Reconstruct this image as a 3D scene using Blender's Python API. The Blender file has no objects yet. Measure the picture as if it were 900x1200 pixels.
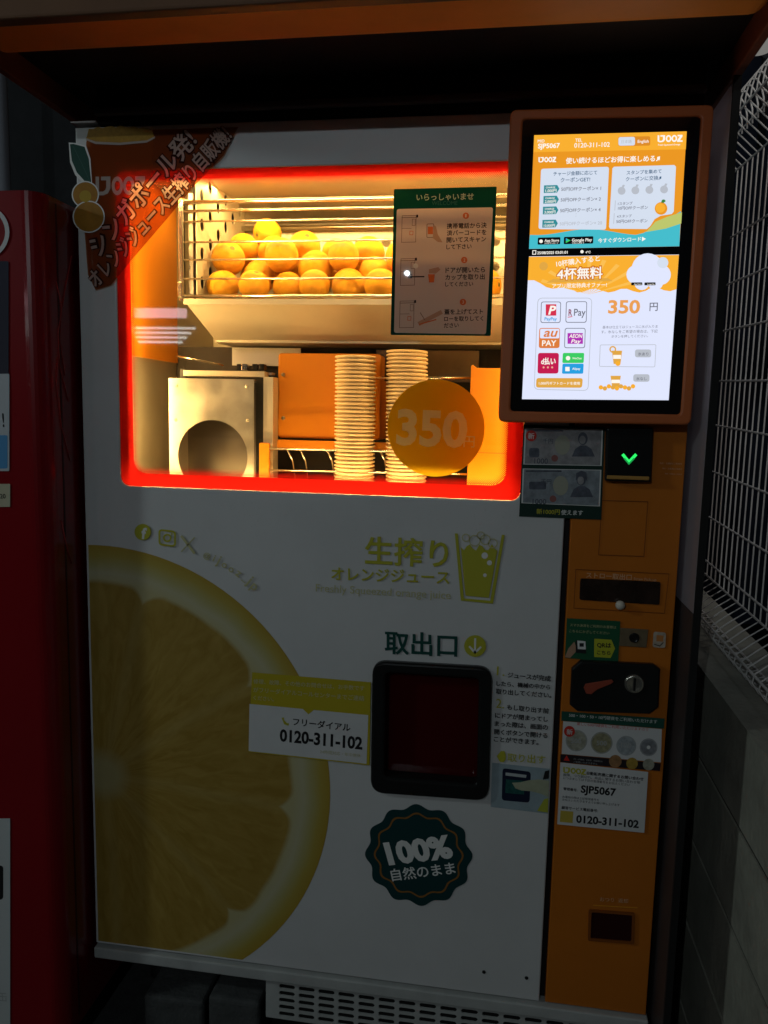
import bpy, bmesh, math, random
import mathutils
from mathutils import Vector, Matrix

random.seed(7)
C = bpy.context.scene.collection
SC = bpy.context.scene
PI = math.pi
EYE = 1.42                     # camera height over the ground, metres
DIST = 1.5                     # camera to the front of the machine

# ------------------------------------------------------------------ camera
RIGHT = Vector((0.9881934, 0.1515199, 0.0227039))
DOWN = Vector((0.0410705, -0.1192113, -0.9920191))
FWD = Vector((-0.1476041, 0.9812392, -0.1240269))
cd = bpy.data.cameras.new('camera')
cam = bpy.data.objects.new('camera', cd)
C.objects.link(cam)
cd.sensor_fit = 'VERTICAL'
cd.sensor_height = 36
cd.lens = 27.0
cd.clip_start = 0.02
cd.clip_end = 400
m3 = Matrix((RIGHT, -DOWN, -FWD)).transposed()
cam.matrix_world = Matrix.Translation((0, -DIST, EYE)) @ m3.to_4x4()
SC.camera = cam

# ------------------------------------------------------------------ light
w = bpy.data.worlds.new('World')
SC.world = w
w.use_nodes = True
wn = w.node_tree.nodes
bg = wn['Background']
sky = wn.new('ShaderNodeTexSky')
sky.sky_type = 'NISHITA'
sky.sun_disc = False
sky.sun_elevation = math.radians(6)
sky.sun_rotation = math.radians(85)
w.node_tree.links.new(sky.outputs[0], bg.inputs[0])
bg.inputs[1].default_value = 0.004

def lamp(name, kind, loc, target, energy, color, **kw):
    d = bpy.data.lights.new(name, kind)
    d.energy = energy
    d.color = color
    for k, v in kw.items():
        setattr(d, k, v)
    o = bpy.data.objects.new(name, d)
    C.objects.link(o)
    o.location = loc
    o.rotation_euler = (Vector(target) - Vector(loc)).to_track_quat('-Z', 'Y').to_euler()
    return o

lamp('moonlight', 'SUN', (-3, -4, 4), (0, 0, 1), 0.02, (1, .96, .9), angle=math.radians(2))
lamp('road_light', 'AREA', (-.60, -3.2, 2.27), (-0.1, 0, 1.1), 8.0, (0.82, 0.95, 1.0), shape='DISK', size=0.022)
lamp('street_light', 'AREA', (-3.3, -1.75, 2.5), (-0.2, 0, 0.8), 11.0, (0.84, 1.0, 1.0), shape='DISK', size=0.30)

lamp('fence_fill_spot', 'SPOT', (1.35, -1.0, 3.3), (.60, .5, 2.05), 34.0, (1.0, .93, .88), spot_size=math.radians(46), spot_blend=.8, shadow_soft_size=.08)  # added fill spot for the fence, cone kept narrow to miss the door

SC.view_settings.view_transform = 'Standard'
SC.view_settings.look = 'None'
SC.view_settings.exposure = 0
SC.view_settings.gamma = 1
SC.render.engine = 'CYCLES'
SC.cycles.max_bounces = 10
SC.cycles.transparent_max_bounces = 16
SC.cycles.sample_clamp_indirect = 4.0

# ------------------------------------------------------------------ materials
def lin(r, g, b):
    f = lambda c: (c / 255 / 12.92) if c / 255 <= .04045 else ((c / 255 + .055) / 1.055) ** 2.4
    return (f(r), f(g), f(b))

MATS = {}
def mat(name, col, rough=.5, metal=0., spec=.22, noise=0., nscale=8., bump=0., bscale=60., coat=0., nrough=0., stretch=None):
    if name in MATS:
        return MATS[name]
    m = bpy.data.materials.new(name)
    m.use_nodes = True
    nt = m.node_tree
    b = nt.nodes['Principled BSDF']
    b.inputs['Base Color'].default_value = (*col, 1)
    b.inputs['Roughness'].default_value = rough
    b.inputs['Metallic'].default_value = metal
    b.inputs['Specular IOR Level'].default_value = spec
    b.inputs['Coat Weight'].default_value = coat
    b.inputs['Coat Roughness'].default_value = .08
    if noise or bump or nrough:
        tc = nt.nodes.new('ShaderNodeTexCoord')
        src = tc.outputs['Object']
        if stretch:
            mp = nt.nodes.new('ShaderNodeMapping')
            mp.inputs['Scale'].default_value = stretch
            nt.links.new(src, mp.inputs[0])
            src = mp.outputs[0]
    if noise or nrough:
        n = nt.nodes.new('ShaderNodeTexNoise')
        n.inputs['Scale'].default_value = nscale
        n.inputs['Detail'].default_value = 6
        n.inputs['Roughness'].default_value = .65
        nt.links.new(src, n.inputs['Vector'])
    if noise:
        mr = nt.nodes.new('ShaderNodeMapRange')
        mr.inputs[1].default_value = .3
        mr.inputs[2].default_value = .7
        mr.inputs[3].default_value = 1 - noise
        mr.inputs[4].default_value = 1 + noise * .6
        nt.links.new(n.outputs[0], mr.inputs[0])
        mx = nt.nodes.new('ShaderNodeVectorMath')
        mx.operation = 'SCALE'
        mx.inputs[0].default_value = col
        nt.links.new(mr.outputs[0], mx.inputs['Scale'])
        nt.links.new(mx.outputs[0], b.inputs['Base Color'])
    if nrough:
        mr = nt.nodes.new('ShaderNodeMapRange')
        mr.inputs[1].default_value = .3
        mr.inputs[2].default_value = .7
        mr.inputs[3].default_value = max(.02, rough - nrough)
        mr.inputs[4].default_value = min(1, rough + nrough)
        nt.links.new(n.outputs[0], mr.inputs[0])
        nt.links.new(mr.outputs[0], b.inputs['Roughness'])
    if bump:
        n2 = nt.nodes.new('ShaderNodeTexNoise')
        n2.inputs['Scale'].default_value = bscale
        n2.inputs['Detail'].default_value = 4
        nt.links.new(src, n2.inputs['Vector'])
        bp = nt.nodes.new('ShaderNodeBump')
        bp.inputs['Strength'].default_value = bump
        bp.inputs['Distance'].default_value = .01
        nt.links.new(n2.outputs[0], bp.inputs['Height'])
        nt.links.new(bp.outputs[0], b.inputs['Normal'])
    MATS[name] = m
    return m

def film(name, col, trans, tcol=None, clear=0.):
    """printed film or paper on the glass: part of the light behind it comes through"""
    if name in MATS:
        return MATS[name]
    m = bpy.data.materials.new(name)
    m.use_nodes = True
    nt = m.node_tree
    nt.nodes.clear()
    out = nt.nodes.new('ShaderNodeOutputMaterial')
    d = nt.nodes.new('ShaderNodeBsdfDiffuse')
    d.inputs[0].default_value = (*col, 1)
    t = nt.nodes.new('ShaderNodeBsdfTranslucent')
    t.inputs[0].default_value = (*(tcol or col), 1)
    mx = nt.nodes.new('ShaderNodeMixShader')
    mx.inputs[0].default_value = trans
    nt.links.new(d.outputs[0], mx.inputs[1])
    nt.links.new(t.outputs[0], mx.inputs[2])
    last = mx
    if clear:
        tr = nt.nodes.new('ShaderNodeBsdfTransparent')
        tr.inputs[0].default_value = (*(tcol or col), 1)
        m2 = nt.nodes.new('ShaderNodeMixShader')
        m2.inputs[0].default_value = clear
        nt.links.new(last.outputs[0], m2.inputs[1])
        nt.links.new(tr.outputs[0], m2.inputs[2])
        last = m2
    gl = nt.nodes.new('ShaderNodeBsdfGlossy')
    gl.inputs['Roughness'].default_value = .015
    fr = nt.nodes.new('ShaderNodeFresnel')
    fr.inputs[0].default_value = 1.22
    m3_ = nt.nodes.new('ShaderNodeMixShader')
    nt.links.new(fr.outputs[0], m3_.inputs[0])
    nt.links.new(last.outputs[0], m3_.inputs[1])
    nt.links.new(gl.outputs[0], m3_.inputs[2])
    nt.links.new(m3_.outputs[0], out.inputs[0])
    MATS[name] = m
    return m

def glow(name, col, s=1.):
    if name in MATS:
        return MATS[name]
    m = bpy.data.materials.new(name)
    m.use_nodes = True
    nt = m.node_tree
    nt.nodes.clear()
    out = nt.nodes.new('ShaderNodeOutputMaterial')
    e = nt.nodes.new('ShaderNodeEmission')
    e.inputs[0].default_value = (*col, 1)
    e.inputs[1].default_value = s
    nt.links.new(e.outputs[0], out.inputs[0])
    MATS[name] = m
    return m

def clear_glass(name, tint=(1, 1, 1), ior=1.5, rough=0.02):
    m = bpy.data.materials.new(name)
    m.use_nodes = True
    nt = m.node_tree
    nt.nodes.clear()
    out = nt.nodes.new('ShaderNodeOutputMaterial')
    tr = nt.nodes.new('ShaderNodeBsdfTransparent')
    tr.inputs[0].default_value = (*tint, 1)
    gl = nt.nodes.new('ShaderNodeBsdfGlossy')
    gl.inputs['Roughness'].default_value = rough
    fr = nt.nodes.new('ShaderNodeFresnel')
    fr.inputs[0].default_value = ior
    mx = nt.nodes.new('ShaderNodeMixShader')
    nt.links.new(fr.outputs[0], mx.inputs[0])
    nt.links.new(tr.outputs[0], mx.inputs[1])
    nt.links.new(gl.outputs[0], mx.inputs[2])
    nt.links.new(mx.outputs[0], out.inputs[0])
    MATS[name] = m
    return m

# ------------------------------------------------------------------ geometry helpers
def P(px, py, y=0.):
    """point where the sight line of photo pixel (px, py) meets the upright plane at depth y"""
    d = RIGHT * ((px - 450) / 900) + DOWN * ((py - 600) / 900) + FWD
    return Vector((0, -DIST, EYE)) + d * ((DIST + y) / d.y)

class MB:
    def __init__(self):
        self.v, self.f, self.mi, self.sm, self.mats = [], [], [], [], []

    def mslot(self, m):
        if m not in self.mats:
            self.mats.append(m)
        return self.mats.index(m)

    def add(self, verts, faces, m, smooth=False):
        o = len(self.v)
        self.v += [tuple(p) for p in verts]
        k = self.mslot(m)
        for f in faces:
            self.f.append([o + i for i in f])
            self.mi.append(k)
            self.sm.append(smooth)

    def box(self, a, b, m):
        x0, y0, z0 = a
        x1, y1, z1 = b
        v = [(x0, y0, z0), (x1, y0, z0), (x1, y1, z0), (x0, y1, z0), (x0, y0, z1), (x1, y0, z1), (x1, y1, z1), (x0, y1, z1)]
        self.add(v, [(3, 2, 1, 0), (4, 5, 6, 7), (0, 1, 5, 4), (1, 2, 6, 5), (2, 3, 7, 6), (3, 0, 4, 7)], m)

    def bbox(self, a, b, m, r=.004, seg=2):
        """box with rounded edges"""
        bm = bmesh.new()
        bmesh.ops.create_cube(bm, size=1)
        for v in bm.verts:
            for i in range(3):
                v.co[i] = a[i] if v.co[i] < 0 else b[i]
        bmesh.ops.bevel(bm, geom=bm.edges[:], offset=r, segments=seg, affect='EDGES', profile=.5)
        self.bm(bm, m)

    def bm(self, bm, m, smooth=False):
        bm.verts.index_update()
        self.add([v.co.copy() for v in bm.verts], [[v.index for v in f.verts] for f in bm.faces], m, smooth)
        bm.free()

    def tube(self, pts, r, m, n=8, closed=False):
        pts = [Vector(p) for p in pts]
        L = len(pts)
        rings = []
        prev = None
        for i, p in enumerate(pts):
            a = pts[(i - 1) % L] if (closed or i > 0) else p
            b = pts[(i + 1) % L] if (closed or i < L - 1) else p
            t = (b - a).normalized()
            if prev is None:
                u = t.orthogonal().normalized()
            else:
                u = (prev - t * prev.dot(t)).normalized()
            prev = u
            v = t.cross(u)
            rings.append([p + (u * math.cos(2 * PI * k / n) + v * math.sin(2 * PI * k / n)) * r for k in range(n)])
        vs = [q for g in rings for q in g]
        fs = []
        for i in range(L if closed else L - 1):
            j = (i + 1) % L
            for k in range(n):
                fs.append((i * n + k, i * n + (k + 1) % n, j * n + (k + 1) % n, j * n + k))
        if not closed:
            fs.append(list(range(n))[::-1])
            fs.append([(L - 1) * n + k for k in range(n)])
        self.add(vs, fs, m, True)

    def lathe(self, prof, m, n=28, center=(0, 0, 0), axis='z'):
        vs, fs = [], []
        for r, h in prof:
            for k in range(n):
                a = 2 * PI * k / n
                p = (r * math.cos(a), r * math.sin(a), h) if axis == 'z' else (r * math.cos(a), -h, r * math.sin(a))
                vs.append(Vector(center) + Vector(p))
        for i in range(len(prof) - 1):
            for k in range(n):
                fs.append((i * n + k, i * n + (k + 1) % n, (i + 1) * n + (k + 1) % n, (i + 1) * n + k))
        self.add(vs, fs, m, True)

    def build(self, name, parent=None, local=False):
        me = bpy.data.meshes.new(name)
        me.from_pydata(self.v, [], self.f)
        for m in self.mats:
            me.materials.append(m)
        me.polygons.foreach_set('material_index', self.mi)
        me.polygons.foreach_set('use_smooth', self.sm)
        me.update()
        o = bpy.data.objects.new(name, me)
        C.objects.link(o)
        if parent is not None:
            o.parent = parent
            if parent.type == 'EMPTY' and not local:
                o.location = -Vector(parent.location)
        return o

def curve_mesh(loops, extrude=0., bevel=0.):
    """filled flat shape with holes from 2-D loops; optional thickness and rounded edge"""
    c = bpy.data.curves.new('shape', 'CURVE')
    c.dimensions = '2D'
    c.fill_mode = 'BOTH'
    c.extrude = max(0, extrude - bevel)
    c.bevel_depth = bevel
    c.bevel_resolution = 2
    c.offset = -bevel
    for L in loops:
        s = c.splines.new('POLY')
        s.points.add(len(L) - 1)
        s.use_cyclic_u = True
        for p, q in zip(s.points, L):
            p.co = (q[0], q[1], 0, 1)
    o = bpy.data.objects.new('shape', c)
    me = o.to_mesh()
    V = [v.co.copy() for v in me.vertices]
    F = [list(p.vertices) for p in me.polygons]
    o.to_mesh_clear()
    bpy.data.objects.remove(o)
    bpy.data.curves.remove(c)
    return V, F

TEXT = {}
def text_mesh(s, bold=0., spacing=1.):
    k = (s, bold, spacing)
    if k not in TEXT:
        c = bpy.data.curves.new('text', 'FONT')
        c.body = s
        c.bevel_depth = bold
        c.bevel_resolution = 0
        c.resolution_u = 3
        c.space_character = spacing
        o = bpy.data.objects.new('text', c)
        me = o.to_mesh()
        V = [(v.co.x, v.co.y, v.co.z) for v in me.vertices]
        F = [list(p.vertices) for p in me.polygons if p.normal.z > .05]
        used = sorted({i for f in F for i in f})
        ix = {i: k for k, i in enumerate(used)}
        V = [V[i] for i in used]
        F = [[ix[i] for i in f] for f in F]
        o.to_mesh_clear()
        bpy.data.objects.remove(o)
        bpy.data.curves.remove(c)
        TEXT[k] = (V, F)
    return TEXT[k]

def rrect_loop(x0, x1, z0, z1, r, n=6):
    out = []
    for cx, cz, a0 in ((x1 - r, z1 - r, 0), (x0 + r, z1 - r, 90), (x0 + r, z0 + r, 180), (x1 - r, z0 + r, 270)):
        for k in range(n + 1):
            a = math.radians(a0 + 90 * k / n)
            out.append((cx + r * math.cos(a), cz + r * math.sin(a)))
    return out

def quad_round(q, r, n=5):
    """a quad of 2-D points with rounded corners"""
    out = []
    q = [Vector(p) for p in q]
    for i in range(4):
        p, a, b = q[i], q[i - 1], q[(i + 1) % 4]
        s, e = p + (a - p).normalized() * r, p + (b - p).normalized() * r
        for k in range(n + 1):
            t = k / n
            out.append(tuple(s * (1 - t) ** 2 + p * 2 * t * (1 - t) + e * t * t))
    return out

class Art(MB):
    """flat print on an upright plane at depth y, drawn in layers 0.35 mm apart; positions are given as photo pixels on that plane"""
    def __init__(self, y, step=.00035):
        super().__init__()
        self.y, self.step = y, step

    def at(self, layer):
        return self.y - self.step * layer

    def p2(self, px, py):
        q = P(px, py, self.y)
        return (q.x, q.z)

    def shape(self, loops, m, layer=0, px=True):
        L = [[self.p2(*p) for p in l] for l in loops] if px else loops
        if len(L) == 1 and len(L[0]) <= 4:
            V, F = [(p[0], p[1]) for p in L[0]], [list(range(len(L[0])))]
        else:
            V, F = curve_mesh(L)
        y = self.at(layer)
        self.add([(v[0], y, v[1]) for v in V], F, m)

    def quad(self, q, m, layer=0, r=0.):
        if r:
            q = quad_round(q, r)
        self.shape([q], m, layer)

    def rect(self, x0, y0, x1, y1, m, layer=0, r=0., tilt=0.):
        t = tilt * (x1 - x0)
        self.quad([(x0, y0), (x1, y0 + t), (x1, y1 + t), (x0, y1)], m, layer, r)

    def frame(self, q, wd, m, layer=0, r=0.):
        c = Vector((sum(p[0] for p in q) / 4, sum(p[1] for p in q) / 4))
        inner = []
        for p in q:
            inner.append((p[0] + wd * (1 if p[0] < c.x else -1), p[1] + wd * (1 if p[1] < c.y else -1)))
        if r:
            self.shape([quad_round(q, r), quad_round(inner, max(.3, r - wd))], m, layer)
        else:
            self.shape([q, inner], m, layer)

    def disc(self, cx, cy, r, m, layer=0, n=24, ry=None):
        ry = ry or r
        self.shape([[(cx + r * math.cos(2 * PI * k / n), cy + ry * math.sin(2 * PI * k / n)) for k in range(n)]], m, layer)

    def ring(self, cx, cy, r, r2, m, layer=0, n=28):
        self.shape([[(cx + q * math.cos(2 * PI * k / n), cy + q * math.sin(2 * PI * k / n)) for k in range(n)] for q in (r, r2)], m, layer)

    def begin(self):
        # shapes drawn after this become one sheet: where they overlap, only the last one is kept (a single layer of ink)
        self.mark = (len(self.v), len(self.f))

    def flatten(self):
        nv, nf = self.mark
        V = [Vector((v[0], v[2])) for v in self.v[nv:]]
        F = [[i - nv for i in f] for f in self.f[nf:]]
        M = [self.mats[k] for k in self.mi[nf:]]
        del self.v[nv:], self.f[nf:], self.mi[nf:], self.sm[nf:]
        E_ = list({(min(f[i - 1], f[i]), max(f[i - 1], f[i])) for f in F for i in range(len(f)) if f[i - 1] != f[i]})
        ov, oe, of, iv, ie, fi = mathutils.geometry.delaunay_2d_cdt(V, E_, [], 0, 1e-7)
        cell, grid, T = .003, {}, []
        for f, m in zip(F, M):
            for i in range(1, len(f) - 1):
                a, b, c = V[f[0]], V[f[i]], V[f[i + 1]]
                k = len(T)
                T.append((a, b, c, m))
                for gx in range(int(min(a.x, b.x, c.x) // cell), int(max(a.x, b.x, c.x) // cell) + 1):
                    for gy in range(int(min(a.y, b.y, c.y) // cell), int(max(a.y, b.y, c.y) // cell) + 1):
                        grid.setdefault((gx, gy), []).append(k)
        for f in of:
            p = sum((ov[i] for i in f), Vector((0, 0))) / len(f)
            for k in reversed(grid.get((int(p.x // cell), int(p.y // cell)), ())):
                a, b, c, m = T[k]
                d1 = (b.x - a.x) * (p.y - a.y) - (b.y - a.y) * (p.x - a.x)
                d2 = (c.x - b.x) * (p.y - b.y) - (c.y - b.y) * (p.x - b.x)
                d3 = (a.x - c.x) * (p.y - c.y) - (a.y - c.y) * (p.x - c.x)
                if (d1 >= 0 and d2 >= 0 and d3 >= 0) or (d1 <= 0 and d2 <= 0 and d3 <= 0):
                    self.add([(ov[i].x, self.y, ov[i].y) for i in f], [tuple(range(len(f)))], m)
                    break

    def line(self, pts, wd, m, layer=0):
        for a, b in zip(pts[:-1], pts[1:]):
            a, b = Vector(a), Vector(b)
            d = (b - a).normalized() * (wd / 2)
            n = Vector((-d.y, d.x))
            self.quad([a - d + n, a - d - n, b + d - n, b + d + n], m, layer)

    def text(self, s, a, b, m, layer=1, h=None, bold=.012, spacing=1., shear=0.):
        """text whose foot runs from pixel a to pixel b; h: the height of its tallest letter in pixels"""
        V, F = text_mesh(s, bold, spacing)
        if not V:
            return
        x0 = min(v[0] for v in V)
        x1 = max(v[0] for v in V)
        z1 = max(v[1] for v in V)
        A, B = Vector(self.p2(*a)), Vector(self.p2(*b))
        u = B - A
        k = u.length / (x1 - x0)
        u.normalize()
        up = Vector((-u.y, u.x))
        kz = k
        if h:
            up_px = Vector((a[0] - b[0], 0))
            n = Vector((b[1] - a[1], -(b[0] - a[0]))).normalized() * h
            H = (Vector(self.p2(a[0] + n.x, a[1] + n.y)) - A)
            kz = abs(H.dot(up)) / z1
        y = self.at(layer)
        vs = []
        for vx, vz, vd in V:
            q = A + u * ((vx - x0 + shear * vz) * k) + up * (vz * kz)
            vs.append((q.x, y - vd * .0012, q.y))
        self.add(vs, F, m)

def empty(name, loc=(0, 0, 0)):
    o = bpy.data.objects.new(name, None)
    C.objects.link(o)
    o.location = loc
    o.empty_display_size = .1
    return o

def tag(o, label=None, cat=None, group=None, kind=None):
    for k, v in (('label', label), ('category', cat), ('group', group), ('kind', kind)):
        if v:
            o[k] = v
    return o

def plate(loops, yf, thick, m, name, parent, bevel=0., px=None):
    """upright slab: outer loop then holes, in plane metres (or pixels on depth px); front at yf"""
    if px is not None:
        loops = [[(P(a, b, px).x, P(a, b, px).z) for a, b in l] for l in loops]
    V, F = curve_mesh(loops, thick / 2, bevel)
    mb = MB()
    mb.add([(v[0], yf + thick / 2 - v[2], v[1]) for v in V], F, m)
    return mb.build(name, parent)

# palette
white_paint = mat('white_paint', (.60, .60, .60), .36, spec=.4, noise=.07, nscale=3.2, bump=.02, bscale=900, nrough=.1)
orange_paint = mat('orange_paint', (.50, .145, .014), .4, noise=.07, nscale=7, bump=.02, bscale=700)
bezel_paint = mat('bezel_paint', (.50, .13, .04), .4, noise=.06, nscale=9)
black_plastic = mat('black_plastic', (.012, .012, .012), .25, bump=.02, bscale=500)
black_matt = mat('black_matt', (.01, .01, .01), .7)
dark_seal = mat('dark_seal', (.015, .012, .012), .6)
steel = mat('brushed_steel', (.62, .60, .56), .32, metal=1, noise=.1, nscale=6, bump=.05, bscale=40, stretch=(1, 1, 25))
liner_steel = mat('liner_steel', (.62, .55, .42), .42, metal=.6, noise=.14, nscale=5, nrough=.12)
worn_steel = mat('worn_steel', (.50, .47, .40), .38, metal=.75, noise=.22, nscale=14, nrough=.15)
chrome = mat('chrome_wire', (.78, .74, .66), .18, metal=1)
cavity_shade = mat('cavity_shade', (.014, .010, .007), .6, noise=.3, nscale=12)
inner_orange = mat('inner_orange', (.72, .25, .011), .38, noise=.06, nscale=8)
gold_ink = mat('gold_ink', (.43, .41, .035), .5)
pale_gold_ink = mat('pale_gold_ink', (.50, .47, .25), .5)
green_ink = mat('dark_green_ink', (.006, .06, .05), .5)
black_ink = mat('black_ink', (.015, .015, .016), .5)
white_ink = mat('white_ink', (.72, .72, .70), .5)
grey_ink = mat('grey_ink', (.35, .36, .36), .5)
red_ink = mat('red_ink', (.55, .03, .02), .5)
orange_ink = mat('orange_ink', (.62, .2, .02), .5)
brown_ink = mat('brown_ink', (.25, .1, .03), .5)
paper = mat('sticker_paper', (.62, .62, .62), .5, noise=.05, nscale=12)

# ------------------------------------------------------------------ plane measures (metres, from the picture's perspective)
DX0, DX1 = -.866, P(661.5, 610).x          # white door
OX0, OX1 = DX1 + .012, .340                # orange column
DZ0, DZ1 = EYE - 1.205, EYE + .556
WX0, WX1 = P(138, 400).x, P(612, 540).x    # window opening
WZ0, WZ1 = EYE - .1575, EYE + .472
HQ = [(436, 775), (577, 783), (572.5, 940), (433.6, 930)]   # take-out hatch

# ------------------------------------------------------------------ setting: ground
g = MB()
g.add([(-40, -40, 0), (40, -40, 0), (40, 40, 0), (-40, 40, 0)], [(0, 1, 2, 3)], mat('asphalt', (.05, .05, .05), .85, noise=.3, nscale=40, bump=.3, bscale=200))
tag(g.build('ground'), kind='structure')

# ------------------------------------------------------------------ the juice machine
VM = tag(empty('juice_vending_machine', (0, 0, 0)),
         'white and orange fresh orange juice vending machine with lit window and touch screen', 'vending machine')
DEEP = .80
cab = MB()
cm = mat('cabinet_paint', (.5, .5, .5), .45, noise=.06)
CX1 = OX1 + .006
cab.box((DX0, .042, DZ0), (DX0 + .012, DEEP, DZ1), cm)
cab.box((CX1 - .012, .042, DZ0), (CX1, DEEP, DZ1), cm)
cab.box((DX0 + .012, .042, DZ1 - .012), (CX1 - .012, DEEP, DZ1), cm)
cab.box((DX0 + .012, .042, DZ0), (CX1 - .012, DEEP, DZ0 + .012), cm)
cab.box((DX0 + .012, DEEP - .012, DZ0 + .012), (CX1 - .012, DEEP, DZ1 - .012), cm)
cab.build('cabinet', VM)

win_loop = rrect_loop(WX0, WX1, WZ0, WZ1, .02)
hatch_in = [(P(*p).x, P(*p).z) for p in quad_round([(447, 786), (565, 793), (562, 926), (446, 917)], 10)]
door = plate([[(DX0, DZ0), (DX1, DZ0), (DX1, DZ1), (DX0, DZ1)], win_loop, hatch_in], 0, .04, white_paint, 'door_panel', VM, bevel=.003)
tag(door, 'white front door with printed orange half')
plate([[(OX0, DZ0), (OX1, DZ0), (OX1, DZ1), (OX0, DZ1)]], 0.001, .04, orange_paint, 'control_column', VM, bevel=.002)
sl = MB()
sl.box((DX1 + .0005, .018, DZ0), (OX0 - .0005, .03, DZ1), dark_seal)
sl.build('door_seal', VM)

# --- window: red printed border, halftone dots, glass
BW = .030
inner = (WX0 + BW, WX1 - BW, WZ0 + BW * .95, WZ1 - BW * .62)
red_film = film('red_border_film', (.60, .014, .012), .85, (.52, .012, .010))
bo = Art(.0016)
in_loop = rrect_loop(*inner, .028, 8)
bo.shape([rrect_loop(WX0 + .0005, WX1 - .0005, WZ0 + .0005, WZ1 - .0005, .02), in_loop], red_film, px=False)
pitch = .0040
x0, x1, z0, z1 = inner
rows = 5
def rr_dist(x, z):
    """signed distance inside the rounded inner rectangle"""
    r = .028
    cx, cz = (x0 + x1) / 2, (z0 + z1) / 2
    qx, qz = abs(x - cx) - (x1 - x0) / 2 + r, abs(z - cz) - (z1 - z0) / 2 + r
    return -(math.hypot(max(qx, 0), max(qz, 0)) + min(max(qx, qz), 0) - r)
nx, nz = int((x1 - x0) / pitch) + 1, int((z1 - z0) / (pitch * .5)) + 1
for j in range(nz + 1):
    for i in range(nx + 1):
        x = x0 + i * pitch + (pitch / 2 if j % 2 else 0)
        z = z0 + j * pitch * .5
        d = rr_dist(x, z)
        if .0004 < d < .0155:
            r = .00165 * (1 - d / .0175)
            bo.add([(x + r * math.cos(a * PI / 3), .0016, z + r * math.sin(a * PI / 3)) for a in range(6)], [(0, 1, 2, 3, 4, 5)], red_film)
bo.build('window_border', VM)
gp = MB()
gp.box((WX0 + .0005, .003, WZ0 + .0005), (WX1 - .0005, .007, WZ1 - .0005), clear_glass('window_glass', (.97, .97, .95)))
gp.build('window_pane', VM)

# --- compartment behind the window
IX0, IX1, IZ0, IZ1, IY1 = WX0 - .035, WX1 + .10, WZ0 - .045, WZ1 + .045, .62
lin_ = MB()
lin_.box((IX0, .0405, IZ1), (IX1, IY1, IZ1 + .006), liner_steel)
lin_.box((IX0, .0405, IZ0 - .006), (IX1, IY1, IZ0), liner_steel)
lin_.box((IX0, IY1, IZ0), (IX1, IY1 + .006, IZ1), liner_steel)
lin_.box((IX0 - .006, .0405, IZ0), (IX0, IY1, IZ1), liner_steel)
lin_.box((IX1, .0405, IZ0), (IX1 + .006, IY1, IZ1), liner_steel)
lin_.build('compartment_liner', VM)
zs = P(185, 416, .1).z
so = MB()
so.box((IX0 + .001, .05, zs), (IX0 + .007, .36, IZ1 - .002), inner_orange)
so.build('side_panel', VM)
LZ = .054
for power, a, b in ((120, (WX0 - .012, LZ, WZ1 + .010), (WX1 + .03, LZ, WZ1 + .010)), (150, (WX0 - .014, LZ + .004, WZ0 + .02), (WX0 - .014, LZ + .004, WZ1 - .02)),
                    (38, (WX1 + .010, LZ, WZ0 + .02), (WX1 + .010, LZ, WZ1 - .02)), (45, (WX0 + .02, LZ + .006, WZ0 + .006), (WX1 - .02, LZ + .006, WZ0 + .006))):
    t = MB()
    t.tube([Vector(a), Vector(b)], .005, glow('warm_led_%d' % power, (1., .615, .21), power), 8)
    t.build('led_strip', VM)

# downlight strip set in the compartment's ceiling over the rack
xm = (WX0 + WX1) / 2
rl = lamp('rack_downlight', 'AREA', (xm, .26, IZ1 - .006), (xm, .26, 0), 4.8, (1., .61, .20), shape='RECTANGLE', size=.78, size_y=.035)
rl.rotation_euler = (0, 0, 0)
rl.parent = VM

# --- fruit rack
RY = .15
rk = MB()
rackp = lambda px, py, y=RY: P(px, py, y)
zt, zb = P(300, 235.5, RY).z, P(300, 347, RY).z
rx0, rx1 = P(214, 290, RY).x, IX1 - .01
for py, r in ((235.5, .0045), (246, .003), (258.5, .0022), (283, .0022), (304, .0022), (326.5, .0022), (347, .004)):
    z = P(300, py, RY).z
    rk.tube([(rx0, RY, z), (rx1, RY, z)], r, chrome, 8)
rk.build('front_rails', VM)
fr = MB()
fr.bbox((rx0 - .008, RY - .006, zb - .012), (rx0 + .004, RY + .006, zt + .008), chrome, .002)
fr.bbox((rx0 - .010, RY - .009, zb - .004), (rx0 + .002, RY + .001, zb + .03), chrome, .002)
fr.box((rx0 + .012, RY + .004, zb - .010), (rx0 + .022, RY + .010, zt + .02), worn_steel)
fr.build('rack_post', VM)
# perforated end panel and rear panel of the rack
BY = .47
bm_holes = []
def slot_loop(cx, cz, w_, h_, n=14):
    return [(cx + w_ * math.cos(2 * PI * k / n), cz + h_ * math.sin(2 * PI * k / n)) for k in range(n)]
holes = []
ztop = zt + .075
for i in range(6):
    for j in range(4):
        yy = .035 + i * .05
        zz = zb + .035 + j * .062 + (.03 if i % 2 else 0)
        if zz < ztop - .02:
            holes.append(slot_loop(RY + yy, zz, .012, .014))
V, F = curve_mesh([[(RY + .004, zb - .01), (BY, zb - .01), (BY, ztop), (RY + .004, ztop)]] + holes, .0012)
ep = MB()
ep.add([(rx0 + .030 + v[2], v[0], v[1]) for v in V], F, mat('rack_panel', (.66, .60, .46), .42, metal=.25, noise=.12, nscale=14))
ep.box((rx0 + .010, RY + .02, zb - .01), (rx0 + .014, BY, ztop), cavity_shade)  # dark sheet behind the holes, painting the shade seen through them
ep.build('perforated_end_panel', VM)
holes = []
for i in range(12):
    for j in range(3):
        xx = rx0 + .06 + i * .068
        zz = zb + .06 + j * .06
        if xx < rx1 - .02:
            holes.append(slot_loop(xx, zz, .012, .012))
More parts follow.
